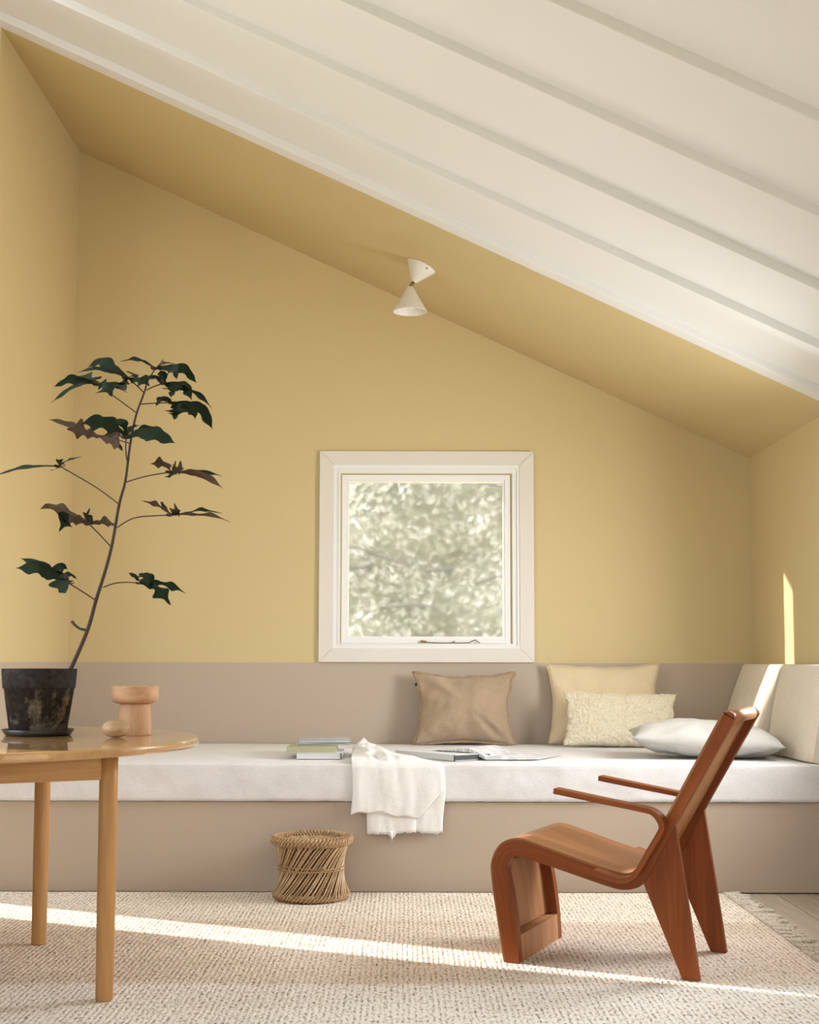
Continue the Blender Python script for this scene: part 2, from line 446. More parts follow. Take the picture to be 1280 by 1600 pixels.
def wall_poly(name, poly2d, axis, a0, a1, m, hole=None):
    """extrude a polygon given in the wall plane between a0 and a1 along axis ('x' or 'y')"""
    bm = bmesh.new()
    def P(p, a): return (p[0], a, p[1]) if axis == 'y' else (a, p[0], p[1])
    def ring(pts, a): return [bm.verts.new(P(p, a)) for p in pts]
    o0, o1 = ring(poly2d, a0), ring(poly2d, a1); n = len(poly2d)
    for k in range(n): bm.faces.new((o0[k], o0[(k + 1) % n], o1[(k + 1) % n], o1[k]))
    if hole is None:
        bm.faces.new(o0); bm.faces.new(o1[::-1])
    else:
        h0, h1 = ring(hole, a0), ring(hole, a1); q = len(hole)
        for k in range(q): bm.faces.new((h0[k], h1[k], h1[(k + 1) % q], h0[(k + 1) % q]))
        for o_, h_ in ((o0, h0), (o1, h1)):
            es = []
            for L in (o_, h_):
                for k in range(len(L)):
                    e = bm.edges.get((L[k], L[(k + 1) % len(L)])) or bm.edges.new((L[k], L[(k + 1) % len(L)]))
                    es.append(e)
            bmesh.ops.triangle_fill(bm, edges=es, use_beauty=True)
    return struct(from_bm(name, bm, m))
# back wall, 0.27 m thick, with the window opening
wall_poly('wall_back', [(XL - .3, ZF), (XR + .3, ZF), (XR + .3, zc(XR + .3) + .05), (XL - .3, zc(XL - .3) + .05)], 'y', YB, YB + .27, M['wall'],
          [(OX0, OZ0), (OX1, OZ0), (OX1, OZ1), (OX0, OZ1)])
wall_poly('wall_left', [(YA, ZF), (YB, ZF), (YB, zc(XL)), (YA, zc(XL))], 'x', XL - .3, XL, M['wall'])
# the wider room in front of the alcove: left wall, slit shaped for the sun streak, tall window added for fill
wall_poly('wall_left_room', [(YR, ZF), (5.30, ZF), (5.30, zc(XM) + .05), (YR, zc(XM) + .05)], 'x', XM - .08, XM, M['white_wall'],
          [(2.6, .85), (4.2, .85), (4.2, 2.65), (2.6, 2.65)])
wall_poly('wall_left_streak_slit', [(5.30, ZF), (5.444, ZF), (5.446, .25), (5.462, .70), (5.565, 1.04), (5.62, 1.30), (5.70, 1.7), (5.73, 1.7), (5.73, zc(XM) + .05), (5.30, zc(XM) + .05)],
          'x', XM - .08, XM, M['white_wall'])
wall_poly('wall_left_return', [(XM - .08, ZF), (XL - .3, ZF), (XL - .3, zc(XL - .3) + .05), (XM - .08, zc(XM - .08) + .05)], 'y', 5.73, 5.83, M['white_wall'])
wall_poly('wall_right', [(YR, ZF), (YB, ZF), (YB, zc(XR)), (YR, zc(XR))], 'x', XR, XR + .15, M['wall'],
          [(4.50, .92), (5.86, .92), (5.86, 1.74), (4.50, 1.74)])
wall_poly('wall_rear', [(XM - .08, ZF), (XR + .15, ZF), (XR + .15, zc(XR)), (XM - .08, zc(XM) + .05)], 'y', YR - .15, YR, M['white_wall'],
          [(-1.85, .55), (1.25, .55), (1.25, 2.25), (-1.85, 2.25)])

# roof: yellow alcove slab, then white boards between battens
def slope_slab(name, x0, x1, y0, y1, z_off, thick, m, parent=None, bev=0):
    bm = bmesh.new()
    vs = [bm.verts.new((x_, y_, zc(x_) + z_off + t)) for x_ in (x0, x1) for y_ in (y0, y1) for t in (0, thick)]
    for f in ((0, 1, 3, 2), (4, 6, 7, 5), (0, 4, 5, 1), (2, 3, 7, 6), (0, 2, 6, 4), (1, 5, 7, 3)):
        bm.faces.new([vs[i] for i in f])
    if bev: bevel(bm, bev, 2)
    return from_bm(name, bm, m, parent)
ceil = struct(slope_slab('ceiling', XL - .3, XR + .3, YA, YB + .27, 0, .12, M['yellow']))
RH = .036
edges = [5.575, 5.075, 4.535, 3.995]
while edges[-1] > YR: edges.append(edges[-1] - .535)
for k, y in enumerate(edges):
    wbt = YA - y if k == 0 else .075
    slope_slab('batten', XM - .08, XR + .15, y, y + wbt, 0, RH + .02, M['white_ceiling'], ceil, .003)
    y2 = edges[k + 1] if k + 1 < len(edges) else YR - .15
    spans = [(XM - .08, XR + .15)] if not 4.2 < y < 5.2 else [(XM - .08, -2.18), (-1.52, XR + .15)]   # roof window over the table
    for xa, xb in spans:
        slope_slab('ceiling_panel', xa, xb, y2, y, RH, .05, M['white_ceiling'], ceil)

# ------------------------------------------------------------------ back window
win = struct(empty('window_1', (.115, YB, 1.5)))
win['label'] = 'square white framed window in the yellow back wall'
def wpart(name, verts, faces, m, parent=win, smooth=False):
    return obj(name, [(v[0] - .115, v[1] - YB, v[2] - 1.5) for v in verts], faces, m, parent, smooth)
A = (-.450, .685, .948, 2.066); B = (-.376, .611, 1.021, 1.993)     # casing outer / inner x0 x1 z0 z1
def mitre(name, o, i_, side, y0, y1, m, gap=.0008, parent=win):
    ox0, ox1, oz0, oz1 = o; ix0, ix1, iz0, iz1 = i_
    q = {'b': [(ox0 + gap, oz0), (ox1 - gap, oz0), (ix1 - gap, iz0), (ix0 + gap, iz0)],
         't': [(ix0 + gap, iz1), (ix1 - gap, iz1), (ox1 - gap, oz1), (ox0 + gap, oz1)],
         'l': [(ox0, oz0 + gap), (ix0, iz0 + gap), (ix0, iz1 - gap), (ox0, oz1 - gap)],
         'r': [(ix1, iz0 + gap), (ox1, oz0 + gap), (ox1, oz1 - gap), (ix1, iz1 - gap)]}[side]
    vs = [(p[0], y0, p[1]) for p in q] + [(p[0], y1, p[1]) for p in q]
    fs = [(0, 1, 2, 3), (7, 6, 5, 4)] + [(k, k + 4, (k + 1) % 4 + 4, (k + 1) % 4) for k in range(4)]
    return wpart(name, vs, fs, m, parent)
for s in 'btlr': mitre('casing_board', A, B, s, YB - .020, YB - .001, M['casing'])
F1 = (-.376, .611, 1.021, 1.993); F2 = (-.362, .597, 1.034, 1.974); F3 = (-.350, .584, 1.040, 1.961); F4 = (-.340, .572, 1.045, 1.950)
for s in 'btlr':
    mitre('frame_moulding', F1, F2, s, YB - .014, YB - .001, M['window_white'], 0)
    mitre('frame_moulding', F2, F3, s, YB - .005, YB - .001, M['window_white'], 0)
    mitre('frame_jamb', F3, F4, s, YB - .010, YB - .0005, M['window_white'], 0)
S0 = (-.333, .563, 1.047, 1.943); S1 = (-.305, .535, 1.074, 1.914); S2 = (-.295, .525, 1.083, 1.905)
for s in 'btlr':
    mitre('sash_rail', S0, S1, s, YB + .004, YB + .05, M['window_white'], 0)
    mitre('glazing_bead', S1, S2, s, YB + .012, YB + .05, M['window_white'], 0)
wpart('pane', [(S2[0] - .004, YB + .028, S2[2] - .004), (S2[1] + .004, YB + .028, S2[2] - .004), (S2[1] + .004, YB + .028, S2[3] + .004), (S2[0] - .004, YB + .028, S2[3] + .004),
               (S2[0] - .004, YB + .032, S2[2] - .004), (S2[1] + .004, YB + .032, S2[2] - .004), (S2[1] + .004, YB + .032, S2[3] + .004), (S2[0] - .004, YB + .032, S2[3] + .004)],
      [(0, 1, 2, 3), (7, 6, 5, 4), (0, 4, 5, 1), (1, 5, 6, 2), (2, 6, 7, 3), (3, 7, 4, 0)], M['glass'])
pane = [o for o in win.children if o.name.startswith('pane')][0]
pane.data.materials.append(M['glass_clear'])
for p_ in pane.data.polygons: p_.material_index = 0 if p_.index == 0 else 1
v, f = tube([(.10, YB - .006, 1.053), (.20, YB - .006, 1.049), (.34, YB - .006, 1.050), (.375, YB - .008, 1.066), (.398, YB - .008, 1.050)], .0028, 6)
stay = wpart('window_stay', v, f, M['steel']); stay['label'] = 'thin metal window stay with a bent end'
for xx, r in ((.095, .008), (.112, .006), (.262, .004)):
    v, f = tube([(xx, YB + .003, 1.056), (xx, YB - .012, 1.056)], r, 8)
    wpart('stay_bracket', v, f, M['brass'], stay)
# unseen frames: right window, plus rear and left openings added for fill light
def side_frame(name, pts):
    return struct(boxes(name, pts, M['window_white']))
side_frame('window_2', [(XR + .10, XR + .14, 4.50, 5.86, .92, .95), (XR + .10, XR + .14, 4.50, 5.86, 1.71, 1.74), (XR + .10, XR + .14, 4.50, 4.53, .95, 1.71), (XR + .10, XR + .14, 5.83, 5.86, .95, 1.71)])
side_frame('fill_window_rear', [(-1.85, 1.25, YR - .11, YR - .06, .55, .60), (-1.85, 1.25, YR - .11, YR - .06, 2.20, 2.25), (-1.85, -1.80, YR - .11, YR - .06, .60, 2.20), (1.20, 1.25, YR - .11, YR - .06, .60, 2.20), (-.33, -.27, YR - .11, YR - .06, .60, 2.20)])
side_frame('fill_window_left', [(XM - .07, XM - .02, 2.6, 4.2, .85, .90), (XM - .07, XM - .02, 2.6, 4.2, 2.60, 2.65), (XM - .07, XM - .02, 2.6, 2.65, .90, 2.60), (XM - .07, XM - .02, 4.15, 4.2, .90, 2.60)])

# ------------------------------------------------------------------ built-in daybed
bb = tag(empty('daybed_base', (.03, 5.70, ZF)), 'taupe painted built-in daybed base below the white mattress', 'bench')
def bpart(name, x0, x1, y0, y1, z0, z1, m, bev=0):
    o = box(name, x0, x1, y0, y1, z0, z1, m, None, bev); o.parent = bb; o.matrix_parent_inverse = Matrix.Translation((-.03, -5.70, -ZF)); return o
bpart('front_panel', XL + .002, XR - .002, 5.70, 5.722, -.007, .364, M['taupe'], .0015)
bpart('plinth', XL + .002, XR - .002, 5.735, 5.75, ZF, .02, M['taupe'])
bpart('platform', XL + .002, XR - .002, 5.7225, YB - .002, .33, .364, M['taupe'])
def mattress():
    x0, x1, y0, y1, z0, z1 = XL + .004, XR - .004, 5.686, YB - .003, .366, .525
    nx, r = 220, .012
    prof = [(y1, z1 - .004)]
    for k in range(18): prof.append((y1 + (y0 + r - y1) * (k / 17), z1))
    for k in range(1, 6): a = PI / 2 * k / 5; prof.append((y0 + r - r * math.sin(a), z1 - r + r * math.cos(a)))
    for k in range(1, 12): prof.append((y0, z1 - r + (z0 + .004 - z1 + r) * k / 11))
    prof.append((y0 + .006, z0)); prof.append((y1, z0))
    vs, fs = [], []; m_ = len(prof)
    for i in range(nx + 1):
        X = x0 + (x1 - x0) * i / nx
        for j, (y, z) in enumerate(prof):
            dy = dz = 0
            if j >= 18 and j < m_ - 2:
                dy = .004 * noise.noise((X * 6, z * 9, 1)) + .002 * noise.noise((X * 22, z * 22, 5))
            if 0 < j < 19: dz = .0025 * noise.noise((X * 3, y * 3, 2)) - .0015
            if j >= m_ - 4 and j < m_ - 1: dz += .003 * abs(noise.noise((X * 17, 3, 7)))
            vs.append((X - .03, y + dy - 5.70, z + dz - .366))
    for i in range(nx):
        for j in range(m_ - 1):
            a = i * m_ + j; fs.append((a, a + 1, a + m_ + 1, a + m_))
        fs.append((i * m_ + m_ - 1, i * m_, (i + 1) * m_, (i + 1) * m_ + m_ - 1))
    fs.append(tuple(range(m_))[::-1]); fs.append(tuple(nx * m_ + k for k in range(m_)))
    return obj('mattress', vs, fs, M['linen_mattress'], smooth=True, loc=(.03, 5.70, .366))
tag(mattress(), 'long off-white linen mattress covering the built-in daybed', 'mattress')

# ------------------------------------------------------------------ rug
rug = tag(empty('rug', (-.45, 4.0, ZF)), 'large beige woven rug with a fringed edge on the floorboards', 'rug')
def rug_body():
    x0, x1, y0, y1 = -2.18, 1.335, 2.2, 5.665
    nx, ny = 120, 120; vs, fs = [], []
    for j in range(ny + 1):
        for i in range(nx + 1):
            X = x0 + (x1 - x0) * i / nx; Y = y0 + (y1 - y0) * j / ny
            if i == nx: X += .006 * noise.noise((3, Y * 7, 0))
            if j == ny: Y += .004 * noise.noise((X * 9, 1, 0))
            z = .0118 + .0010 * noise.noise((X * 7, Y * 7, 0)) - .001
            if i in (0, nx) or j in (0, ny): z = .0095
            vs.append((X + .45, Y - 4.0, z))
    w = nx + 1
    for j in range(ny):
        for i in range(nx): fs.append((j * w + i, j * w + i + 1, (j + 1) * w + i + 1, (j + 1) * w + i))
    base = len(vs)
    ring = [i for i in range(w)] + [j * w + nx for j in range(1, ny + 1)] + [ny * w + i for i in range(nx - 1, -1, -1)] + [j * w for j in range(ny - 1, 0, -1)]
    for r in ring: vs.append((vs[r][0], vs[r][1], .0003))
    n = len(ring)
    for k in range(n): fs.append((ring[k], base + k, base + (k + 1) % n, ring[(k + 1) % n]))
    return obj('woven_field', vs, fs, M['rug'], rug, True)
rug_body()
random.seed(11)
tas = []
for q in range(7):
    L = random.uniform(.075, .125); pts2 = []; ph = random.uniform(0, 6); bend = random.uniform(-.035, .035)
    vs, fs = [], []
    for strand in (0, PI):
        pts = []
        for k in range(9):
            t = k / 8
            y = bend * t * t + .0045 * math.cos(t * 17 + strand + ph); z = .0085 + .0042 * math.sin(t * 17 + strand + ph) - .001 * t
            pts.append((L * t, y, max(z, .0052)))
        v, f = tube(pts, [.0046] * 7 + [.0056, .002], 6)
        o_ = len(vs); vs += v; fs += [tuple(a + o_ for a in ff) for ff in f]
    me = bpy.data.meshes.new('tassel'); me.from_pydata(vs, [], fs); me.materials.append(M['fringe']); me.shade_smooth(); tas.append(me)
y = 3.0
while y < 5.66:
    o = bpy.data.objects.new('tassel', random.choice(tas)); link(o, rug)
    o.location = (1.318 + .45, y - 4.0, .003); o.rotation_euler = (0, 0, random.gauss(-.10, .34))
    o.scale = (random.uniform(.8, 1.1), 1, random.uniform(.8, 1.3)); y += random.uniform(.016, .030)

# ------------------------------------------------------------------ armchair
ch = tag(empty('armchair', (.861, 4.118, 0), math.radians(156.08)), 'bent plywood armchair in reddish brown wood standing on the rug', 'chair')
CW = .455
def ribbon(name, pairs, v0, v1, m, k=5, parent=ch, bev=.0015):
    """strip between an outer and an inner edge, extruded across the chair; grain follows its length"""
    P = catmull([(*a, *b) for a, b in pairs], k)
    vs, g, fs = [], [], []; s = 0; last = None
    for p in P:
        c = np.array(((p[0] + p[2]) / 2, (p[1] + p[3]) / 2))
        if last is not None: s += np.linalg.norm(c - last)
        last = c; w = np.hypot(p[0] - p[2], p[1] - p[3])
        for (a, b, ww) in ((p[0], p[1], w), (p[2], p[3], 0)):
            for vv in (v0, v1):
                vs.append((a, -vv, b)); g.append((s, ww, vv))
    n = len(P)
    for i in range(n - 1):
        a = 4 * i; b = a + 4
        fs += [(a, a + 1, b + 1, b), (a + 2, b + 2, b + 3, a + 3), (a, b, b + 2, a + 2), (a + 1, a + 3, b + 3, b + 1)]
    fs += [(0, 2, 3, 1), (4 * n - 4, 4 * n - 3, 4 * n - 1, 4 * n - 2)]
    o = obj(name, vs, fs, m, parent, False, g)
    bm = bmesh.new(); bm.from_mesh(o.data); bmesh.ops.recalc_face_normals(bm, faces=bm.faces)
    for e in bm.edges:
        if len(e.link_faces) == 2: e.smooth = e.calc_face_angle() < .6
    for fc in bm.faces: fc.smooth = True
    bm.to_mesh(o.data); bm.free()
    if bev:
        md = o.modifiers.new('bevel', 'BEVEL'); md.width = bev; md.segments = 2; md.limit_method = 'ANGLE'; md.angle_limit = .7
    return o
FR = [((.595, 0), (.542, 0)), ((.613, .115), (.549, .10)), ((.629, .214), (.563, .205)), ((.637, .284), (.579, .285)), ((.636, .309), (.577, .311)),
      ((.624, .345), (.567, .326)), ((.602, .372), (.555, .332)), ((.569, .388), (.537, .333)), ((.537, .391), (.515, .328)), ((.51, .386), (.494, .323)),
      ((.42, .360), (.415, .303)), ((.306, .327), (.30, .272)), ((.235, .309), (.240, .257)), ((.200, .3035), (.207, .2525)), ((.178, .308), (.174, .257)),
      ((.160, .324), (.146, .270)), ((.145, .347), (.126, .298)), ((.067, .486), (.04, .458)), ((-.02, .644), (-.052, .62)), ((-.102, .792), (-.138, .769))]
def inset(pairs, a, b):
    out = []
    for o_, i_ in pairs:
        d = np.array(i_) - np.array(o_); L = np.linalg.norm(d); d = d / L
        out.append((tuple(np.array(o_) + d * a), tuple(np.array(o_) + d * (L if b is None else b))))
    return out
top_round = [((-.113, .803), (-.1415, .779)), ((-.127, .8055), (-.143, .788))]
side = inset(FR, .0075, None)
ribbon('side_frame', side + [((-.108, .797), (-.141, .778)), ((-.117, .8015), (-.1435, .788)), ((-.128, .8035), (-.142, .796))], 0, .035, M['chair_wood'])
ribbon('side_frame', side + [((-.108, .797), (-.141, .778)), ((-.117, .8015), (-.1435, .788)), ((-.128, .8035), (-.142, .796))], CW - .035, CW, M['chair_wood'])
sk = ribbon('seat_shell', inset(FR, 0, .0075), .0, CW, M['chair_skin'], bev=.001)
sk['label'] = 'lighter veneered plywood shell forming front, seat and back'
# inner faces of the recessed panels
ribbon('panel', [((.5905, .086), (.5845, .086)), ((.607, .214), (.601, .214)), ((.622, .30), (.616, .30))], .0352, CW - .0352, M['chair_lit'], bev=0)
ribbon('back_panel', inset(FR[16:], .0077, .017), .0352, CW - .0352, M['chair_lit'], bev=0)
ribbon('cross_rail', [((.5872, .0), (.5425, .0)), ((.5915, .04), (.5445, .04)), ((.598, .083), (.547, .083))], .0352, CW - .0352, M['chair_lit'])
# rolled top edge
v, f = tube([(-.1215, -.0355, .7845), (-.1215, -(CW - .0355), .7845)], .0205, 24)
g = [(p[1], p[0], p[2]) for p in v]
obj('top_roll', v, f, M['chair_lit'], ch, True, g)
def slab(name, poly, v0, v1, m):
    bm = bmesh.new(); n = len(poly)
    a = [bm.verts.new((p[0], -v0, p[1])) for p in poly]; b = [bm.verts.new((p[0], -v1, p[1])) for p in poly]
    bm.faces.new(a); bm.faces.new(b[::-1])
    for k in range(n): bm.faces.new((a[k], a[(k + 1) % n], b[(k + 1) % n], b[k]))
    o = from_bm(name, bm, m, ch, axis=2)
    md = o.modifiers.new('bevel', 'BEVEL'); md.width = .0015; md.segments = 2
    return o
LEG = [(.040, .459), (-.027, 0), (.025, 0), (.139, .272), (.123, .303)]
slab('leg', LEG, 0.0005, .0255, M['chair_wood']); slab('leg', LEG, CW - .0255, CW - .0005, M['chair_wood'])
ARM = [((.407, .558), (.409, .541)), ((.26, .534), (.26, .5175)), ((.125, .512), (.123, .496)), ((.095, .504), (.099, .488)), ((.072, .487), (.086, .475)), ((.061, .458), (.078, .457)),
       ((.068, .433), (.084, .440)), ((.104, .373), (.119, .381)), ((.136, .319), (.149, .328)), ((.159, .293), (.166, .307)), ((.190, .280), (.191, .298)), ((.224, .283), (.220, .300)), ((.288, .300), (.283, .318))]
ribbon('armrest', ARM, -.056, -.0003, M['chair_wood']); ribbon('armrest', ARM, CW + .0003, CW + .056, M['chair_wood'])

# ------------------------------------------------------------------ round table
TX, TY, TZ, TR = -1.41, 4.05, .72, .79
tb = tag(empty('round_table', (TX, TY, 0)), 'round honey oak table with lacquered top and round legs', 'table')
prof = [(.001, .693), (TR - .022, .693), (TR - .006, .6955), (TR - .001, .700), (TR, .707), (TR - .001, .7145), (TR - .004, .7185), (TR - .009, .72), (TR - .011, .72), (TR - .02, .72), (.4, .72), (.001, .72)]
o = lathe('table_top', prof, M['table_top'], tb, 128, True, 0, cap=False)
for e in o.data.polygons: e.use_smooth = True
md = o.modifiers.new('edge', 'EDGE_SPLIT'); md.split_angle = .5
lr = .597; a0 = math.radians(-17.7)
LP = [Vector((lr * math.cos(a0 + k * PI / 2), lr * math.sin(a0 + k * PI / 2), 0)) for k in range(4)]
for k, p in enumerate(LP):
    o = lathe('leg', [(.0225, 0), (.0245, .003), (.0262, .30), (.0262, .60), (.0262, .6925)], M['table_wood'], tb, 28, True, 2, loc=p)
    d = (LP[(k + 1) % 4] - p); L = d.length; d.normalize()
    bm = bmesh.new(); bm_box(bm, .024, L - .024, -.012, .012, .614, .6925); bevel(bm, .0015, 1)
    o = from_bm('apron', bm, M['table_wood'], tb); o.location = p; o.rotation_euler = (0, 0, math.atan2(d.y, d.x))

# ------------------------------------------------------------------ things on the table
vs_ = tag(empty('wooden_goblet', (-.842, 4.228, TZ)), 'turned pale wood pedestal with a wide cup top on the table', 'vase')
lathe('pedestal', [(.001, .0), (.0525, .0), (.0535, .003), (.0530, .03), (.0505, .065), (.0475, .093), (.0462, .0985), (.001, .0985)], M['turned_wood'], vs_, 48, True, 2, cap=False)
lathe('cup', [(.001, .0985), (.056, .0985), (.067, .103), (.0725, .112), (.0738, .124), (.0736, .151), (.0715, .1525), (.067, .150), (.064, .128), (.001, .122)], M['turned_wood'], vs_, 48, True, 0, cap=False)
pr = []
for k in range(15):
    a = -PI / 2 + PI * k / 14; pr.append((max(.001, .0418 * math.cos(a) ** .9 if 0 < k < 14 else .001), .027 + .027 * math.sin(a)))
pr[0] = (.012, 0.0); pr[-1] = (.006, .0535)
pb = lathe('wooden_pebble', pr, M['pebble_wood'], None, 40, True, 0, loc=(-.868, 4.080, TZ))
tag(pb, 'small round wooden pebble beside the pale goblet on the table', 'ornament')
PX, PY = -1.135, 4.20
sc = lathe('pot_saucer', [(.001, 0), (.094, 0), (.100, .003), (.1105, .019), (.1085, .0195), (.098, .0055), (.001, .005)], M['saucer'], None, 56, True, 2, loc=(PX, PY, TZ), cap=False)
tag(sc, 'black plastic saucer under the dark plant pot', 'saucer')
pl = tag(empty('potted_plant', (PX, PY, TZ + .0055)), 'tall lobed-leaf plant in a weathered black clay pot on the table', 'plant')
zb = TZ + .0055
lathe('pot', [(.001, 0), (.083, 0), (.0865, .004), (.1065, .139), (.1100, .141), (.1105, .146), (.1145, .198), (.1130, .2005), (.106, .2005), (.104, .185), (.098, .12), (.001, .118)], M['pot'], pl, 64, True, 2, cap=False)
lathe('soil', [(.001, .172), (.06, .171), (.1025, .168), (.1025, .16), (.001, .16)], M['soil'], pl, 32, True, 2, cap=False)
STEM = [(0.0937, 0.9216), (0.0999, 0.9313), (0.1461, 1.0446), (0.1733, 1.1421), (0.2005, 1.2399), (0.2184, 1.325), (0.2356, 1.4433), (0.2539, 1.5158), (0.2681, 1.6283), (0.2861, 1.7213), (0.3079, 1.7879), (0.3159, 1.818)]
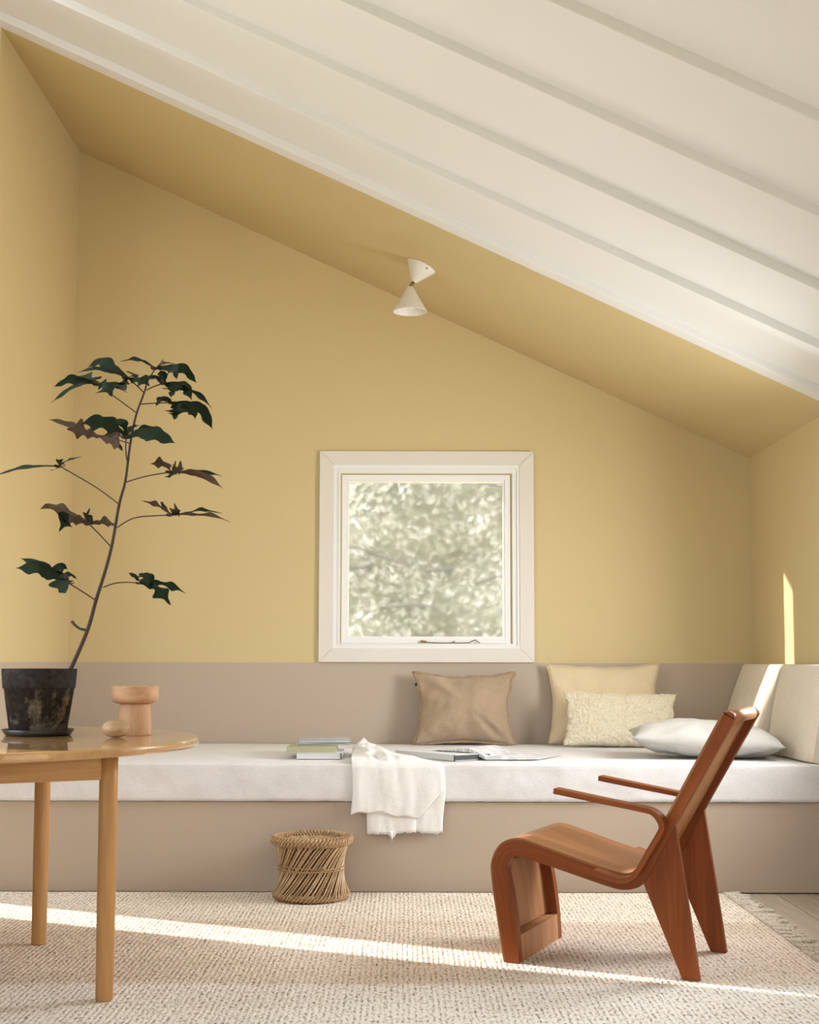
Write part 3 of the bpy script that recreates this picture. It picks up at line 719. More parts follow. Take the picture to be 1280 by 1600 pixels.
LEAVES = [
 ([(0.314, 1.818), (0.3279, 1.8481), (0.3459, 1.8762)], 0, [([(0.3159, 1.8898), (0.2895, 1.8966), (0.2428, 1.886)], -0.05, 0.03, 35), ([(0.3732, 1.8984), (0.4, 1.9018)], 0.06, 0.03, 25), ([(0.3918, 1.8699), (0.4112, 1.8577), (0.421, 1.8296)], -0.05, 0.035, 75), ([(0.3986, 1.8783), (0.4383, 1.8684), (0.4752, 1.8277)], 0, 0.042, 62), ([(0.3506, 1.8983), (0.3556, 1.9166)], 0.09, 0.03, 20)]),
 ([(0.3077, 1.7979), (0.2863, 1.8191), (0.2597, 1.8403)], -0.02, [([(0.2081, 1.8771), (0.1643, 1.8988), (0.1223, 1.885)], 0.05, 0.05, 60), ([(0.2092, 1.8565), (0.1606, 1.8613), (0.1142, 1.845)], -0.05, 0.03, 40), ([(0.2867, 1.8316), (0.315, 1.8249), (0.3368, 1.807)], -0.03, 0.04, 65), ([(0.257, 1.8221), (0.2556, 1.8073), (0.2712, 1.7848)], -0.07, 0.04, 80), ([(0.2696, 1.8589), (0.2479, 1.8743)], 0.08, 0.03, 25)]),
 ([(0.2879, 1.7312), (0.2499, 1.7591), (0.2106, 1.7877), (0.1646, 1.8222)], -0.01, [([(0.1142, 1.8333), (0.0774, 1.8291), (0.0328, 1.8063)], -0.03, 0.036, 70), ([(0.1104, 1.8234), (0.0631, 1.8013), (0.0128, 1.7651)], 0.02, 0.03, 45), ([(0.1242, 1.8451), (0.0868, 1.8609)], 0.06, 0.05, 55), ([(0.1496, 1.8429), (0.1587, 1.8551)], 0.07, 0.03, 35), ([(0.1824, 1.8161), (0.2034, 1.804), (0.2234, 1.7698)], -0.06, 0.055, 78), ([(0.1953, 1.821), (0.2196, 1.8165), (0.2522, 1.8012)], 0.03, 0.018, 30)]),
 ([(0.3175, 1.8046), (0.3417, 1.8201), (0.3708, 1.8323)], 0.02, [([(0.3631, 1.8556), (0.35, 1.8805)], 0.03, 0.035, 80), ([(0.3518, 1.8428), (0.3378, 1.8453), (0.3162, 1.8318)], -0.04, 0.03, 45), ([(0.4271, 1.8184), (0.4785, 1.7977), (0.5178, 1.7558)], 0.04, 0.026, 42), ([(0.4109, 1.8303), (0.4457, 1.8216), (0.464, 1.8023)], -0.03, 0.03, 40), ([(0.3969, 1.8175), (0.4044, 1.8027), (0.4037, 1.7729)], -0.07, 0.05, 80), ([(0.4321, 1.8123), (0.4515, 1.7956), (0.4657, 1.7651)], -0.05, 0.03, 78)]),
 ([(0.2992, 1.7592), (0.3441, 1.7598), (0.407, 1.7597)], -0.03, [([(0.389, 1.7643), (0.3758, 1.761), (0.3617, 1.7381)], -0.05, 0.03, 60), ([(0.3847, 1.7771), (0.3635, 1.7914)], 0.05, 0.02, 40), ([(0.4192, 1.742), (0.4248, 1.7218), (0.4222, 1.694)], -0.06, 0.055, 82), ([(0.4402, 1.7472), (0.4747, 1.7257), (0.4818, 1.7002)], -0.03, 0.035, 75), ([(0.4516, 1.7492), (0.4975, 1.7361), (0.5324, 1.6741)], 0, 0.045, 62), ([(0.4482, 1.763), (0.4847, 1.7536), (0.5193, 1.7153)], 0.06, 0.03, 55)]),
 ([(0.2592, 1.5786), (0.2619, 1.6094), (0.2705, 1.643)], -0.07, [([(0.241, 1.6679), (0.1712, 1.6874), (0.1305, 1.677)], -0.02, 0.06, 62), ([(0.2551, 1.6884), (0.2189, 1.6946), (0.1697, 1.7199)], 0.05, 0.045, 55), ([(0.3207, 1.6501), (0.3689, 1.6441), (0.4312, 1.6157)], -0.05, 0.06, 65), ([(0.3138, 1.6721), (0.3365, 1.6784), (0.3649, 1.6735)], 0.05, 0.03, 45), ([(0.2766, 1.6761), (0.2845, 1.6978)], 0.08, 0.04, 60)]),
 ([(0.27, 1.6336), (0.2197, 1.6509), (0.1576, 1.6656)], 0.05, [([(0.1092, 1.683), (0.0502, 1.7101), (-0.02, 1.7305)], 0.06, 0.034, -40), ([(0.1224, 1.6751), (0.0906, 1.684), (0.0591, 1.6847)], -0.02, 0.05, -60), ([(0.1833, 1.6533), (0.2188, 1.6397), (0.2419, 1.6128)], -0.03, 0.04, -60), ([(0.1822, 1.6703), (0.2039, 1.6763), (0.2178, 1.6776)], 0.07, 0.035, -40)]),
 ([(0.2343, 1.4433), (0.1925, 1.4748), (0.1493, 1.5037), (0.0484, 1.5615)], 0, [([(0.0052, 1.5607), (-0.0522, 1.5565), (-0.0963, 1.5458), (-0.1498, 1.5285)], -0.02, 0.042, 28), ([(0.0592, 1.5768), (0.0819, 1.5888), (0.1062, 1.5982)], 0.04, 0.03, 25), ([(0.0473, 1.5478), (0.0418, 1.5368)], -0.08, 0.035, 50), ([(0.0392, 1.5774), (0.0386, 1.5968)], 0.08, 0.03, 45)]),
 ([(0.2559, 1.5125), (0.3061, 1.5278), (0.3452, 1.5358), (0.3988, 1.5439)], 0, [([(0.3931, 1.5538), (0.379, 1.5663), (0.3405, 1.5643)], -0.04, 0.036, -45), ([(0.4053, 1.5601), (0.3932, 1.5765)], 0.06, 0.03, -50), ([(0.4051, 1.5324), (0.4069, 1.5158)], -0.07, 0.04, -75), ([(0.4467, 1.5488), (0.503, 1.5485), (0.5507, 1.5407)], 0.06, 0.034, 30), ([(0.4512, 1.5416), (0.4983, 1.5328), (0.5388, 1.5102), (0.5675, 1.4876)], -0.03, 0.034, -42), ([(0.4211, 1.5547), (0.435, 1.5589)], 0.03, 0.04, -50)]),
 ([(0.2306, 1.3677), (0.2647, 1.3914), (0.3057, 1.4041), (0.3996, 1.4097)], 0.02, [([(0.3847, 1.4217), (0.3534, 1.4403), (0.3094, 1.4521)], -0.03, 0.024, -32), ([(0.3717, 1.4356), (0.3536, 1.4585)], 0.05, 0.025, -45), ([(0.4467, 1.4178), (0.4842, 1.4292), (0.5088, 1.4274), (0.5516, 1.4215)], 0.05, 0.032, 24), ([(0.4504, 1.4107), (0.5174, 1.4078), (0.5451, 1.4022), (0.5909, 1.3835)], -0.04, 0.026, -22), ([(0.4093, 1.4196), (0.4276, 1.4249)], 0, 0.045, -45)]),
 ([(0.2122, 1.3086), (0.1754, 1.346), (0.1371, 1.3817)], 0.03, [([(0.0966, 1.4042), (0.048, 1.4248), (0.006, 1.4402), (-0.0276, 1.4323)], 0.03, 0.044, -50), ([(0.1027, 1.3931), (0.0741, 1.3899), (0.0551, 1.3515)], -0.05, 0.042, -72), ([(0.1277, 1.3967), (0.1035, 1.4213)], 0.06, 0.05, -55), ([(0.1299, 1.3973), (0.1321, 1.4104)], 0.07, 0.04, -50), ([(0.1669, 1.386), (0.2019, 1.385), (0.2319, 1.3696)], -0.03, 0.032, -45)]),
 ([(0.1714, 1.1388), (0.1377, 1.1632), (0.0993, 1.1892)], -0.06, [([(0.0491, 1.2157), (0.0056, 1.2344), (-0.0597, 1.2337)], -0.02, 0.062, 55), ([(0.0363, 1.2268), (-0.0141, 1.2538), (-0.0659, 1.2699)], 0.05, 0.04, 45), ([(0.0574, 1.2232), (0.0738, 1.242), (0.0889, 1.233)], 0.03, 0.045, 62), ([(0.0779, 1.2102), (0.1019, 1.2151), (0.1205, 1.2033)], 0.02, 0.024, 42), ([(0.0889, 1.2019), (0.0921, 1.1814), (0.1081, 1.1536)], -0.07, 0.066, 82)]),
 ([(0.1939, 1.1799), (0.2265, 1.1905), (0.2642, 1.1945), (0.3167, 1.1915)], -0.03, [([(0.3075, 1.2049), (0.3004, 1.2118), (0.2843, 1.2211)], -0.04, 0.02, 45), ([(0.3193, 1.2138), (0.2998, 1.2245)], 0.05, 0.03, 60), ([(0.3545, 1.1936), (0.3913, 1.1879), (0.4185, 1.1789), (0.4481, 1.162)], 0.05, 0.034, 38), ([(0.3595, 1.1792), (0.3848, 1.1593), (0.4179, 1.1203)], -0.04, 0.04, 62), ([(0.3437, 1.2026), (0.3599, 1.1994)], 0, 0.06, 52)]),
]
STUB = [(0.1493, 1.0446), (0.1232, 1.0498), (0.1081, 1.0607), (0.0967, 1.0737)]
def L3(p, y): return (p[0], y, p[1] - zb)
sy = [.0, .0, .0, -.005, .0, .006, .01, .008, .0, -.006, -.004, .0]
spts = catmull([(s[0], sy[i], s[1] - zb) for i, s in enumerate(STEM)], 4)
spts = [np.array((spts[0][0] - .018, 0, .165))] + spts
n_ = len(spts)
v, f = tube(spts, [.0072 - .0046 * (k / (n_ - 1)) for k in range(n_)], 8)
stem = obj('stem', v, f, M['bark'], pl, True)
v, f = tube([L3(p, 0) for p in STUB], [.0042, .0040, .0042, .0050], 7)
obj('cut_twig', v, f, M['bark'], stem, True)
def stem_y(z):
    zs = [s[1] for s in STEM]; return float(np.interp(z, zs, sy))
random.seed(5)
WP = [(0, .22), (.10, .22), (.22, .36), (.33, .72), (.40, .50), (.50, .70), (.62, 1.05), (.70, .80), (.78, .52), (.87, .30), (.94, .12), (1.0, .0)]
for pet, dy, lobes in LEAVES:
    n_ = len(pet); z0 = stem_y(pet[0][1])
    pp = catmull([(p[0], z0 + (dy - z0) * (k / (n_ - 1)), p[1] - zb) for k, p in enumerate(pet)], 4)
    c = np.array(pp[-1])
    vs, fs = [], []
    for pts, ed, wd, roll in lobes:
        q = [tuple(c)] + [(p[0], dy + ed * ((k + 1) / len(pts)), p[1] - zb) for k, p in enumerate(pts)]
        cl = catmull(q, 8); arc = [0]
        for k in range(1, len(cl)): arc.append(arc[-1] + np.linalg.norm(cl[k] - cl[k - 1]))
        tot = arc[-1]; ns = 22; base = len(vs)
        ph = random.uniform(0, 6)
        for k in range(ns + 1):
            t = k / ns; s_ = t * tot
            P = Vector([np.interp(s_, arc, [cc[d] for cc in cl]) for d in range(3)])
            P2 = Vector([np.interp(min(s_ + tot * .03, tot), arc, [cc[d] for cc in cl]) for d in range(3)])
            P1 = Vector([np.interp(max(s_ - tot * .03, 0), arc, [cc[d] for cc in cl]) for d in range(3)])
            T = (P2 - P1).normalized()
            wdir = Vector((0, 1, 0)); wdir = (wdir - T * wdir.dot(T)).normalized()
            sgn = 1
            wdir = Matrix.Rotation(math.radians(roll) * (1 if T.x > 0 else -1), 3, T) @ wdir
            nrm = T.cross(wdir)
            if nrm.z < 0: nrm = -nrm
            hw = wd * .55 * float(np.interp(t, [a for a, b in WP], [b for a, b in WP]))
            hw *= 1 + .24 * math.sin(t * 17 + ph)
            hwb = hw * (1 + .26 * math.sin(t * 15 + ph + 2))
            dz = nrm * (.10 * hw)
            vs += [tuple(P + wdir * hw + dz), tuple(P - nrm * .0012), tuple(P - wdir * hwb + dz)]
        for k in range(ns):
            a = base + 3 * k
            fs += [(a, a + 1, a + 4, a + 3), (a + 1, a + 2, a + 5, a + 4)]
    # hub of the blade
    base = len(vs); vs.append(tuple(c + np.array((0, 0, -.001))))
    for k in range(9):
        a = 2 * PI * k / 9; vs.append((c[0] + .018 * math.cos(a), c[1] + .024 * math.sin(a), c[2] + .004 * math.sin(a * 2)))
    for k in range(9): fs.append((base, base + 1 + k, base + 1 + (k + 1) % 9))
    o = obj('leaf', vs, fs, M['leaf'], pl, True)
    bm = bmesh.new(); bm.from_mesh(o.data)
    for fc in bm.faces:                       # upper side of every blade faces up
        if fc.normal.z < 0: fc.normal_flip()
    bm.to_mesh(o.data); bm.free()
    v, f = tube(pp, [.0021] * (len(pp) - 1) + [.0016], 6)
    obj('petiole', v, f, M['petiole'], o, True)

# ------------------------------------------------------------------ ceiling spotlight
nrm = Vector((.42137, 0, .90688))
lc = Vector((.079, 6.34, zc(.079)))
lamp = tag(empty('ceiling_spotlight', lc), 'small cream double-cone spotlight on the sloping yellow ceiling', 'lamp')
q = (-nrm).to_track_quat('Z', 'Y')
o = lathe('canopy', [(.072, .0005), (.074, .002), (.073, .004), (.014, .088), (.010, .090), (.001, .090)], M['lamp_white'], lamp, 40, True, 2, cap=False)
o.rotation_mode = 'QUATERNION'; o.rotation_quaternion = q
can = o
for a in (-.55, 2.55):
    s = lathe('screw', [(.001, 0), (.0035, 0), (.003, .004), (.001, .0045)], M['black'], can, 10, True, 2, cap=False)
    s.location = (.066 * math.cos(a), .066 * math.sin(a), .016); s.rotation_euler = (0, PI / 2.4, a)
J = lc - nrm * .086; K = Vector((.0245, 6.34, 2.748))
v, f = tube([J - lc, K - lc], .0085, 14)
obj('swivel_joint', v, f, M['brass'], lamp, True)
o = lathe('shade', [(.001, .0), (.013, .0), (.016, -.004), (.080, -.119), (.0815, -.123), (.0795, -.1235), (.077, -.119), (.012, -.010), (.001, -.009)], M['lamp_white'], lamp, 48, True, 2, cap=False)
o.location = K - lc
lathe('bulb', [(.001, -.02), (.012, -.03), (.016, -.06), (.026, -.08), (.026, -.092), (.018, -.105), (.001, -.11)], M['paper'], o, 20, True, 2, cap=False)

# ------------------------------------------------------------------ cushions
def cushion(name, w, h, t, m, seed, k=.07, nx=44, ny=36, power=.42, wr=.012, fine=0.0, sag=0.0, slump=0.0, parent=None, sq=2.0):
    rnd = random.Random(seed); ox = rnd.uniform(0, 50)
    def P(i, j, sgn):
        s = 2 * i / nx - 1; tt = 2 * j / ny - 1
        s = math.copysign(abs(s) ** .85, s); tt = math.copysign(abs(tt) ** .85, tt)
        X = w / 2 * s * (1 - k * (1 - tt * tt) * abs(s)); Y = h / 2 * tt * (1 - k * (1 - s * s) * abs(tt))
        body = max(0., (1 - abs(s) ** sq) * (1 - abs(tt) ** sq)) ** power
        Z = sgn * t / 2 * body * (1 - sag * tt * .5)
        edge = min(1 - abs(s), 1 - abs(tt))
        rad = math.hypot(s, tt); an = math.atan2(tt, s)
        # creases that run out of the corners, and broad folds
        cr = noise.noise((math.cos(an) * 3.6 + ox, math.sin(an) * 3.6, rad * .6 + 3 * sgn))
        cr2 = noise.noise((X * 9 + ox, Y * 9, 5 * sgn)) + .5 * noise.noise((X * 21 + ox, Y * 21, 5 * sgn))
        Z += sgn * wr * (cr * rad * 1.4 + cr2 * .6) * min(1, body * 1.6)
        if fine: Z += sgn * fine * noise.noise((X * 70, Y * 70, sgn * 3 + ox)) * min(1, edge * 8 + .25); X += fine * noise.noise((X * 60, Y * 60 + 9, ox)); Y += fine * noise.noise((X * 60 + 7, Y * 60, ox))
        Y += .008 * noise.noise((s * 3 + ox, tt * 2, 0)) * (1 if tt > 0 else .2)
        X += .007 * noise.noise((s * 2 + ox, tt * 3, 4))
        if slump: Z -= slump * max(0, tt) ** 2
        return (X, Z, Y)
    vs, fs, idx = [], [], {}
    for sgn in (-1, 1):
        for j in range(ny + 1):
            for i in range(nx + 1):
                bd = i in (0, nx) or j in (0, ny)
                if sgn == 1 and bd: idx[(1, i, j)] = idx[(-1, i, j)]; continue
                idx[(sgn, i, j)] = len(vs)
                p = P(i, j, sgn)
                if bd: p = (p[0], -slump * max(0, 2 * j / ny - 1) ** 2, p[2])
                vs.append(p)
    for sgn in (-1, 1):
        for j in range(ny):
            for i in range(nx):
                q_ = [idx[(sgn, i, j)], idx[(sgn, i + 1, j)], idx[(sgn, i + 1, j + 1)], idx[(sgn, i, j + 1)]]
                fs.append(tuple(q_ if sgn == -1 else q_[::-1]))
    o = obj(name, vs, fs, m, parent, True)
    ring = [idx[(-1, i, 0)] for i in range(nx + 1)] + [idx[(-1, nx, j)] for j in range(1, ny + 1)] + [idx[(-1, i, ny)] for i in range(nx - 1, -1, -1)] + [idx[(-1, 0, j)] for j in range(ny - 1, 0, -1)]
    return o, [Vector(vs[r]) for r in ring]
def flange(parent, ring, wd, m, seed, name='flange'):
    rnd = random.Random(seed); n = len(ring); c = sum(ring, Vector()) / n; vs, fs = [], []
    for k in range(n):
        a, b = ring[k - 1], ring[(k + 1) % n]; t = (b - a).normalized(); nv = Vector((t.z, 0, -t.x))
        if nv.dot(ring[k] - c) < 0: nv = -nv
        q_ = wd * rnd.uniform(.55, 1.1); wob = rnd.uniform(-.004, .004)
        for off, yy in ((-.006, -.0045), (q_, -.0012 + wob), (q_, .0012 + wob), (-.006, .0045)):
            p = ring[k] + nv * off; vs.append((p.x, p.y + yy, p.z))
    for k in range(n):
        a = 4 * k; b = 4 * ((k + 1) % n)
        for e in range(4): fs.append((a + e, a + (e + 1) % 4, b + (e + 1) % 4, b + e))
    return obj(name, vs, fs, m, parent, True)
ZM = .5262
def settle(o, x_max=None):
    """flatten what would sink into the mattress or the wall, as a soft cushion does"""
    bpy.context.view_layer.update()
    for ob in [o] + list(o.children):
        mw = ob.matrix_world; inv = mw.inverted()
        for vt in ob.data.vertices:
            w = mw @ vt.co
            w.z = max(w.z, ZM + .002); w.y = min(w.y, YB - .004)
            if x_max is not None: w.x = min(w.x, x_max)
            vt.co = inv @ w
o, ring = cushion('linen_cushion', .525, .385, .19, M['tan_linen'], 4, k=.15, wr=.030, sag=.5, power=.55)
flange(o, ring, .011, M['tan_edge'], 2)
lb = box('cushion_tag', -.256, -.243, -.006, .004, .122, .136, M['black'], o)
lb['label'] = 'tiny black tag on the seam'
o.location = (.312, 6.968, ZM + .181); o.rotation_euler = (math.radians(-13), math.radians(0), 0)
settle(o)
tag(o, 'tan linen cushion with frayed edges leaning under the window', 'cushion')
o, ring = cushion('cotton_cushion', .59, .43, .15, M['straw_cotton'], 9, k=.11, wr=.013, sag=.4, power=.5)
o.location = (1.035, 7.005, ZM + .2045); o.rotation_euler = (math.radians(-8), 0, math.radians(-1))
tag(o, 'straw yellow cotton cushion standing behind the fluffy cushion', 'cushion')
v, f = tube([(r.x, r.y, r.z) for r in ring[::1]] + [tuple(ring[0])], .0028, 5, False)
obj('piping', v, f, M['straw_cotton'], o, True); settle(o)
o, ring = cushion('fluffy_cushion', .560, .285, .125, M['boucle'], 21, k=.06, nx=120, ny=70, wr=.009, fine=.005, power=.40, sag=.3)
o.location = (1.085, 6.795, ZM + .137); o.rotation_euler = (math.radians(-16), math.radians(1.5), math.radians(-5))
settle(o)
tag(o, 'cream fluffy rectangular cushion in front of the straw cushion', 'cushion')
o, ring = cushion('linen_pillow', .66, .44, .165, M['grey_linen'], 33, k=.05, wr=.013, power=.5)
o.location = (1.352, 6.10, ZM + .082); o.rotation_euler = (math.radians(-88), math.radians(3), math.radians(-7))
settle(o, 1.684)
tag(o, 'pale grey linen pillow lying flat beside the armchair back', 'pillow')

def wedge(name, xb0, xt0, xb1, xt1, y0, y1, label, seed, z1=.943):
    # cross-section leans on the right wall; *0 at the near end, *1 at the far end
    xw = XR - .004; ny, nf = 14, 12; sec = 14
    vs, fs = [], []; rings = []
    cy = (y0 + y1) / 2; cx = (xb0 + xw) / 2
    for j in range(ny + 1):
        t = j / ny; e = min(t, 1 - t); ins = .012 * max(0, 1 - e / .05) ** 2
        y = y0 + (y1 - y0) * t; xb = xb0 + (xb1 - xb0) * t + ins; xt = xt0 + (xt1 - xt0) * t + ins; zt = z1 - ins
        pts = [(xw, ZM), (xb + .02, ZM), (xb + .006, ZM + .003), (xb, ZM + .012)]
        for k in range(1, nf):
            s = k / nf; pts.append((xb + (xt - xb) * s - .010 * math.sin(PI * s) * (1 if 0 < j < ny else .3), ZM + .012 + (zt - .016 - ZM - .012) * s))
        pts += [(xt, zt - .016), (xt + .004, zt - .006), (xt + .014, zt), (xw, zt)]
        rings.append(len(pts)); m_ = len(pts)
        for (px_, pz_) in pts: vs.append((px_ - cx + .003 * noise.noise((y * 7, pz_ * 7, seed)), y - cy, pz_ - ZM))
    for j in range(ny):
        for k in range(m_):
            a = j * m_ + k; b = j * m_ + (k + 1) % m_
            fs.append((a, b, b + m_, a + m_))
    fs.append(tuple(range(m_))); fs.append(tuple(ny * m_ + k for k in range(m_))[::-1])
    o = obj(name, vs, fs, M['cream_linen'], None, True, loc=(cx, cy, ZM))
    bm = bmesh.new(); bm.from_mesh(o.data); bmesh.ops.recalc_face_normals(bm, faces=bm.faces); bm.to_mesh(o.data); bm.free()
    md = o.modifiers.new('edge', 'EDGE_SPLIT'); md.split_angle = .9
    return tag(o, label, 'bolster', 'cream bolster cushions against the right wall')
wedge('wedge_bolster', 1.640, 1.762, 1.640, 1.762, 6.375, 7.085, 'cream wedge bolster in the corner against the back wall', 3)
wedge('wedge_bolster', 1.712, 1.785, 1.690, 1.764, 5.715, 6.355, 'cream wedge bolster at the front edge of the mattress', 8)

# ------------------------------------------------------------------ books
def closed_book(name, w, d, t, loc, rz, cover, label, spine=None):
    r = tag(empty(name, loc, rz), label, 'book')
    ct = min(.0025, t * .18)
    box('cover', -w / 2, w / 2, -d / 2, d / 2, 0, ct, cover, r, .0006, 1)
    box('cover', -w / 2, w / 2, -d / 2, d / 2, t - ct, t, cover, r, .0006, 1)
    box('spine', w / 2 - .003, w / 2, -d / 2, d / 2, ct, t - ct, spine or cover, r)
    box('page_block', -w / 2 + .002, w / 2 - .0032, -d / 2 + .002, d / 2 - .003, ct, t - ct, M['pages'], r)
    return r
closed_book('thick_book', .198, .27, .026, (-.371, 6.05, ZM), math.radians(0), M['cover_white'], 'thick white book at the bottom of the small stack', )
o = box('spine_band', .094, .0995, -.1353, -.1345, .0, .026, M['cover_dark'], bpy.data.objects['thick_book'])
closed_book('olive_book', .215, .24, .0225, (-.408, 6.06, ZM + .0262), math.radians(0), M['cover_olive'], 'olive green book in the middle of the small stack')
ol = box('spine_face', -.1075, .1075, -.1208, -.1201, 0, .0225, M['cover_olive'], bpy.data.objects['olive_book'])
for k in range(3):
    mz = closed_book('magazine', .235, .29, .0072, (-.374 + .006 * k, 6.215 - .008 * k, ZM + .0262 + .0227 + .0075 * k), math.radians((4, 6, 3)[k]), (M['cover_white'], M['paper_grey'], M['paper_grey'])[k],
                     ('white thin magazine lowest of three on the olive book', 'grey magazine between two others on the book stack', 'grey magazine topmost on the small book stack')[k])
cb = closed_book('large_book', .42, .20, .026, (.167, 6.035, ZM), math.radians(-51.5), M['cover_white'], 'large white book between the throw and the open magazine', M['cover_dark'])  # spine darkened to paint the shadow under the open magazine
box('spine_band', .202, .2105, -.1008, -.1001, 0, .026, M['cover_dark'], cb)
def open_book():
    r = tag(empty('open_magazine', (.352, 5.872, ZM)), 'open magazine lying with its left half on the large book', 'magazine')
    D = Vector((.13, .25, 0)).normalized() * .30           # along the gutter
    def half(name, end, lift, t0, hump, m_page):
        n, m_ = 16, 6; vs, fs = [], []
        e = Vector(end)
        for layer in (0, 1):
            for i in range(n + 1):
                s = i / n
                base = e * s
                z_low = .0012 + lift * min(1, s * 3.2) ** .8
                z = z_low + (t0 * (1 - s) ** .5 * (1 - .6 * s) + hump * math.sin(PI * min(1, s * 1.25)) * (1 - s) + .0015) * layer
                for j in range(m_ + 1):
                    p = base + D * (j / m_); vs.append((p.x, p.y, z + .001 * noise.noise((s * 4, j * .5, layer)) * layer))
        w = m_ + 1; off = (n + 1) * w
        for layer in (0, 1):
            for i in range(n):
                for j in range(m_):
                    a = layer * off + i * w + j; q_ = (a, a + w, a + w + 1, a + 1); fs.append(q_ if layer else q_[::-1])
        per = [i * w for i in range(n + 1)] + [n * w + j for j in range(1, m_ + 1)] + [i * w + m_ for i in range(n - 1, -1, -1)] + [j for j in range(m_ - 1, 0, -1)]
        for k in range(len(per)):
            a, b = per[k], per[(k + 1) % len(per)]; fs.append((a, b, b + off, a + off))
        o = obj(name, vs, fs, m_page, r, True)
        md = o.modifiers.new('edge', 'EDGE_SPLIT'); md.split_angle = .6
        return o
    half('left_pages', (-.225, .20, 0), .0285, .010, .012, M['open_page'])
    half('right_pages', (.228, .020, 0), .0005, .012, .010, M['open_page'])
    bm = bmesh.new(); bm_box(bm, -.004, .004, 0, .30, 0, .004)
    o = from_bm('gutter', bm, M['cover_dark'], r); o.rotation_euler = (0, 0, math.atan2(D.y, D.x) - PI / 2)
open_book()

# ------------------------------------------------------------------ throw
def throw():
    root = tag(empty('linen_throw', (-.03, 5.68, .366)), 'crumpled white linen throw hanging over the front of the mattress', 'throw')
    ox, oy, oz = -.03, 5.68, .366
    def sheet(name, xl, xr, back, bottom, off, seed, bunch, fray):
        # path from the back of the mattress over its front edge and down
        yE = 5.686 - off; zT = .5285 + off; r = .018 + off
        path = []
        for k in range(22): path.append((back + (yE + r - back) * k / 22, zT))
        for k in range(7): a = PI / 2 * k / 6; path.append((yE + r - r * math.sin(a), zT - r + r * math.cos(a)))
        nd = 26
        n = len(path); nx = 56; vs, fs = [], []
        for i in range(nx + 1):
            s = i / nx
            for k in range(n + nd):
                if k < n: y, z = path[k]; hang = 0.
                else:
                    h = (k - n + 1) / nd; zb_ = bottom(s); y = yE; z = (zT - r) + (zb_ - (zT - r)) * h; hang = h
                ft = max(0., 1 - k / n)
                X = xl(hang, ft) + (xr(hang, ft) - xl(hang, ft)) * s
                f1 = noise.noise((X * 16, z * 3 + y * 3, seed)); f2 = noise.noise((X * 34, (y + z) * 9, seed + 4))
                if k >= n:
                    y -= .006 * (f1 + .6) * (.4 + hang) + .0025 * f2
                    edge = min(s, 1 - s)
                    y += .004 * math.exp(-edge * 18)
                    if hang > .999 and fray: z -= fray * abs(noise.noise((X * 90, seed, 2))) + fray * .6 * random.random()
                else:
                    z += .004 * (f1 + .4) + .002 * abs(f2)
                    if bunch: z += bunch * ft ** .6 * max(0, .30 + .9 * (1 - abs(noise.noise((X * 12 + seed, y * 6 + X * 5, 3))) * 2.2)) * math.exp(-((s - .42) / .36) ** 2)
                    z = max(z, .527 + off * .5)
                vs.append((X - ox, y - oy, z - oz))
        m_ = n + nd
        for i in range(nx):
            for k in range(m_ - 1): a = i * m_ + k; fs.append((a, a + 1, a + m_ + 1, a + m_))
        o = obj(name, vs, fs, M['throw_linen'], root, True)
        md = o.modifiers.new('thick', 'SOLIDIFY'); md.thickness = .0022; md.offset = 1
        return o
    random.seed(8)
    sheet('under_layer', lambda h, f: -.150 - .02 * f * 0 - .01 * (1 - h), lambda h, f: .168 - .19 * f + .006 * math.sin(h * 5), 6.02, lambda s: .247 - .008 * math.sin(s * 9) - .012 * math.exp(-((s - .33) / .1) ** 2), .0, 1, 0, .009)
    sheet('middle_layer', lambda h, f: -.152 - .008 * (1 - h), lambda h, f: .05 - .09 * f, 6.05, lambda s: .235 + .01 * s - .022 * math.exp(-((s - .52) / .07) ** 2), .004, 6, 0, .007)
    sheet('upper_layer', lambda h, f: -.218 + .005 * math.sin(h * 4) - .018 * f, lambda h, f: .162 - .12 * max(0, h - .45) * 1.6 - .29 * f, 6.30, lambda s: .312 + .012 * math.sin(s * 5) + .005 * math.sin(s * 17), .009, 12, .047, 0.)
    v, f = tube([(-.055, 5.668, .246), (-.050, 5.666, .225), (-.048, 5.666, .205)], [.008, .005, .0008], 6)
    obj('loose_thread', [(a - ox, b - oy, c - oz) for a, b, c in v], f, M['throw_linen'], root, True)
throw()

# ------------------------------------------------------------------ cane stool
SX, SY = -.372, 5.512
st = tag(empty('cane_stool', (SX, SY, 0)), 'low woven cane stool with wrapped rims on the rug', 'stool')
def wrap_ring(name, R, r, z, wraps, m, squash=1.0, amp=.12, parent=st):
    nu, nv = wraps * 6, 14; vs, fs = [], []
    for i in range(nu):
        u = 2 * PI * i / nu; ph = (i % 6) / 6
        for j in range(nv):
            v_ = 2 * PI * j / nv
            rr = r * (1 - amp * (2 * abs(((i / 6) % 1) - .5)) ** 3 * 1.3 + .05 * noise.noise((math.cos(u) * 9, math.sin(u) * 9, z * 30)))
            tw = u + .09 * math.sin(v_)                       # the wrapping runs slightly askew
            x_ = R + rr * math.cos(v_)
            vs.append((x_ * math.cos(tw), x_ * math.sin(tw), z + rr * squash * math.sin(v_)))
    for i in range(nu):
        for j in range(nv):
            a = i * nv + j; b = i * nv + (j + 1) % nv; c = ((i + 1) % nu) * nv + (j + 1) % nv; d = ((i + 1) % nu) * nv + j
            fs.append((a, d, c, b))
    return obj(name, vs, fs, m, parent, True)
wrap_ring('top_rim', .149, .0205, .234, 62, M['cane_wrap'], 1.0, .5)
wrap_ring('bottom_rim', .139, .0180, .0165, 56, M['cane_wrap'], .92, .5)
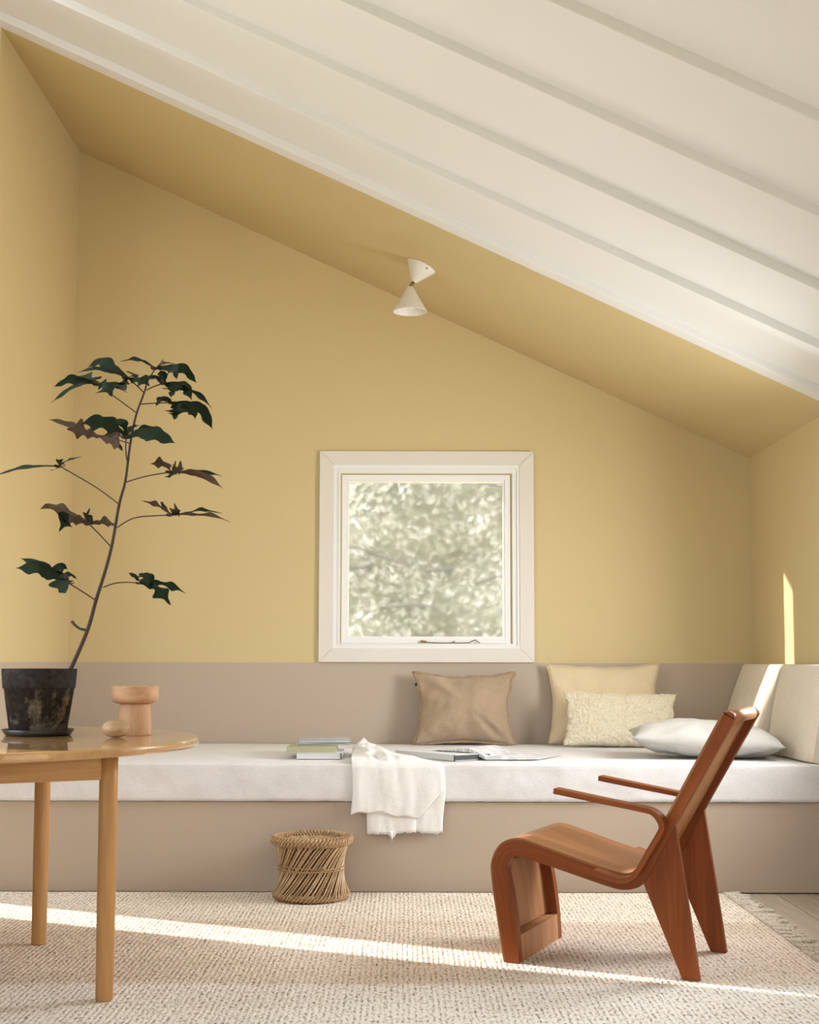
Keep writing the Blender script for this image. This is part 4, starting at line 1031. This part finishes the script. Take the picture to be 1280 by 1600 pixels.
def srad(z):   # waisted body
    t = (z - .02) / .205
    return .1285 + .016 * (2 * t - 1) ** 2 + (.006 if t > .5 else .010) * abs(2 * t - 1) ** 3
def stick(twist, off, r):
    pts = []
    for k in range(9):
        t = k / 8; z = .022 + .205 * t; a = twist * (t - .5); R = srad(z) + off
        pts.append((R * math.cos(a), R * math.sin(a), z))
    v, f = tube(pts, r, 6)
    me = bpy.data.meshes.new('stick'); me.from_pydata(v, [], f); me.materials.append(M['cane']); me.shade_smooth(); return me
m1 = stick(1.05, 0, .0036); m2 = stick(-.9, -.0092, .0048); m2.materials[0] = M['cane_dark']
for k in range(62):
    o = bpy.data.objects.new('cane_stick', m1); link(o, st); o.rotation_euler = (0, 0, 2 * PI * k / 62 + .018 * math.sin(k * 2.3))
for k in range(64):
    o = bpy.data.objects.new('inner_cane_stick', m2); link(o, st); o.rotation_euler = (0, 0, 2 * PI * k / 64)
for z, dz, ph in ((.133, .004, 0), (.126, .005, 2.), (.118, .002, 4)):
    pts = []
    for k in range(49):
        a = 2 * PI * k / 48; R = srad(z) + .0055 + .0012 * math.sin(a * 9 + ph); pts.append((R * math.cos(a), R * math.sin(a), z + dz * math.sin(a * 2 + ph)))
    v, f = tube(pts, .0024, 6, False); obj('twine', v, f, M['twine'], st, True)
v, f = tube([(.045, -.1315, .137), (.052, -.137, .141), (.058, -.134, .137), (.054, -.131, .134)], .004, 6); obj('twine_knot', v, f, M['twine'], st, True)
# woven seat: concentric cane over radial spokes
def seat():
    nr, na = 22, 120; vs, fs = [], []
    for i in range(nr + 1):
        R = .004 + .131 * i / nr
        for k in range(na):
            a = 2 * PI * k / na
            z = .226 - .010 * math.cos(min(1, R / .135) * PI / 2) + .0022 * (1 if ((k // 5) + i) % 2 else -1)
            vs.append((R * math.cos(a + .6 * R / .13), R * math.sin(a + .6 * R / .13), z))
    for i in range(nr):
        for k in range(na):
            k2 = (k + 1) % na; fs.append((i * na + k, i * na + k2, (i + 1) * na + k2, (i + 1) * na + k))
    fs.append(tuple(range(na))[::-1])
    o = obj('woven_seat', vs, fs, M['cane_wrap'], st, True)
    md = o.modifiers.new('thick', 'SOLIDIFY'); md.thickness = .006
    for e in range(1, 7):
        v, f = tube([(.021 * e * math.cos(2 * PI * k / 40), .021 * e * math.sin(2 * PI * k / 40), .2305 - .010 * math.cos(min(1, .021 * e / .135) * PI / 2) + .0016 * math.sin(k * 2.2)) for k in range(41)], .0032, 6, False)
        obj('seat_ring', v, f, M['cane'], st, True)
seat()

# ------------------------------------------------------------------ outside
gr = struct(box('ground', -40, 40, -30, 60, -.6, -.4, M['grass']))
def hedge():
    rng = np.random.default_rng(4)
    root = tag(empty('hedge', (.5, 15.5, -.4)), 'pale leafy hedge outside the window, out of focus', 'hedge')
    n = 42000
    x = rng.uniform(-5.5, 6.5, n); z = rng.uniform(-.4, 4.6, n)
    cl = np.array([noise.noise((a * .9, 0, b * .9)) + .6 * noise.noise((a * 2.6, 5, b * 2.6)) for a, b in zip(x, z)])
    y = 15.2 - cl * .55 + rng.uniform(-.35, .35, n)
    L = rng.uniform(.05, .13, n); Wd = L * rng.uniform(.35, .6, n)
    az = rng.uniform(0, 2 * PI, n); tl = rng.uniform(-1.0, 1.0, n)
    a = np.stack([np.cos(az) * np.cos(tl), .5 * np.sin(az) * np.cos(tl), np.sin(tl)], 1)
    a /= np.linalg.norm(a, axis=1)[:, None]
    up = np.stack([rng.normal(0, .6, n), -np.ones(n) * .6, rng.uniform(.2, 1.1, n)], 1)
    b = np.cross(a, up); b /= np.linalg.norm(b, axis=1)[:, None]
    nv = np.cross(a, b)
    c = np.stack([x - .5, y - 15.5, z + .4], 1)
    V = np.stack([c - a * L[:, None] / 2, c + b * Wd[:, None] / 2 + nv * .012, c + a * L[:, None] / 2, c - b * Wd[:, None] / 2 + nv * .012], 1).reshape(-1, 3)
    me = bpy.data.meshes.new('hedge_leaves')
    me.from_pydata(V.tolist(), [], np.arange(4 * n).reshape(-1, 4).tolist())
    fl = np.array([noise.noise((a * 3.1, 9, b * 3.6)) + .7 * noise.noise((a * 7.3, 2, b * 9.1)) for a, b in zip(x, z)])
    tn = np.clip(rng.normal(.5, .10, n) + fl * .42 + cl * .12, 0, 1)
    at = me.attributes.new('tint', 'FLOAT', 'POINT'); at.data.foreach_set('value', np.repeat(tn, 4).astype('f'))
    me.materials.append(M['hedge_leaf'])
    o = bpy.data.objects.new('hedge_leaves', me); link(o, root); o['kind'] = 'stuff'
    core = box('hedge_core', -6, 6, .25, 1.2, 0, 4.9, M['hedge_core'], root)
    random.seed(2)
    for k in range(16):
        x0 = random.uniform(-5, 6); z0 = random.uniform(.6, 4.0)
        pts = [(x0 - .5 + t * random.uniform(.25, .4) * (1 if k % 2 else -1), -.75 + .1 * math.sin(t * 3), z0 + t * random.uniform(-.04, .12)) for t in range(5)]
        v, f = tube(pts, [.020, .016, .012, .009, .005], 6); obj('branch', v, f, M['hedge_twig'], root, True)
hedge()
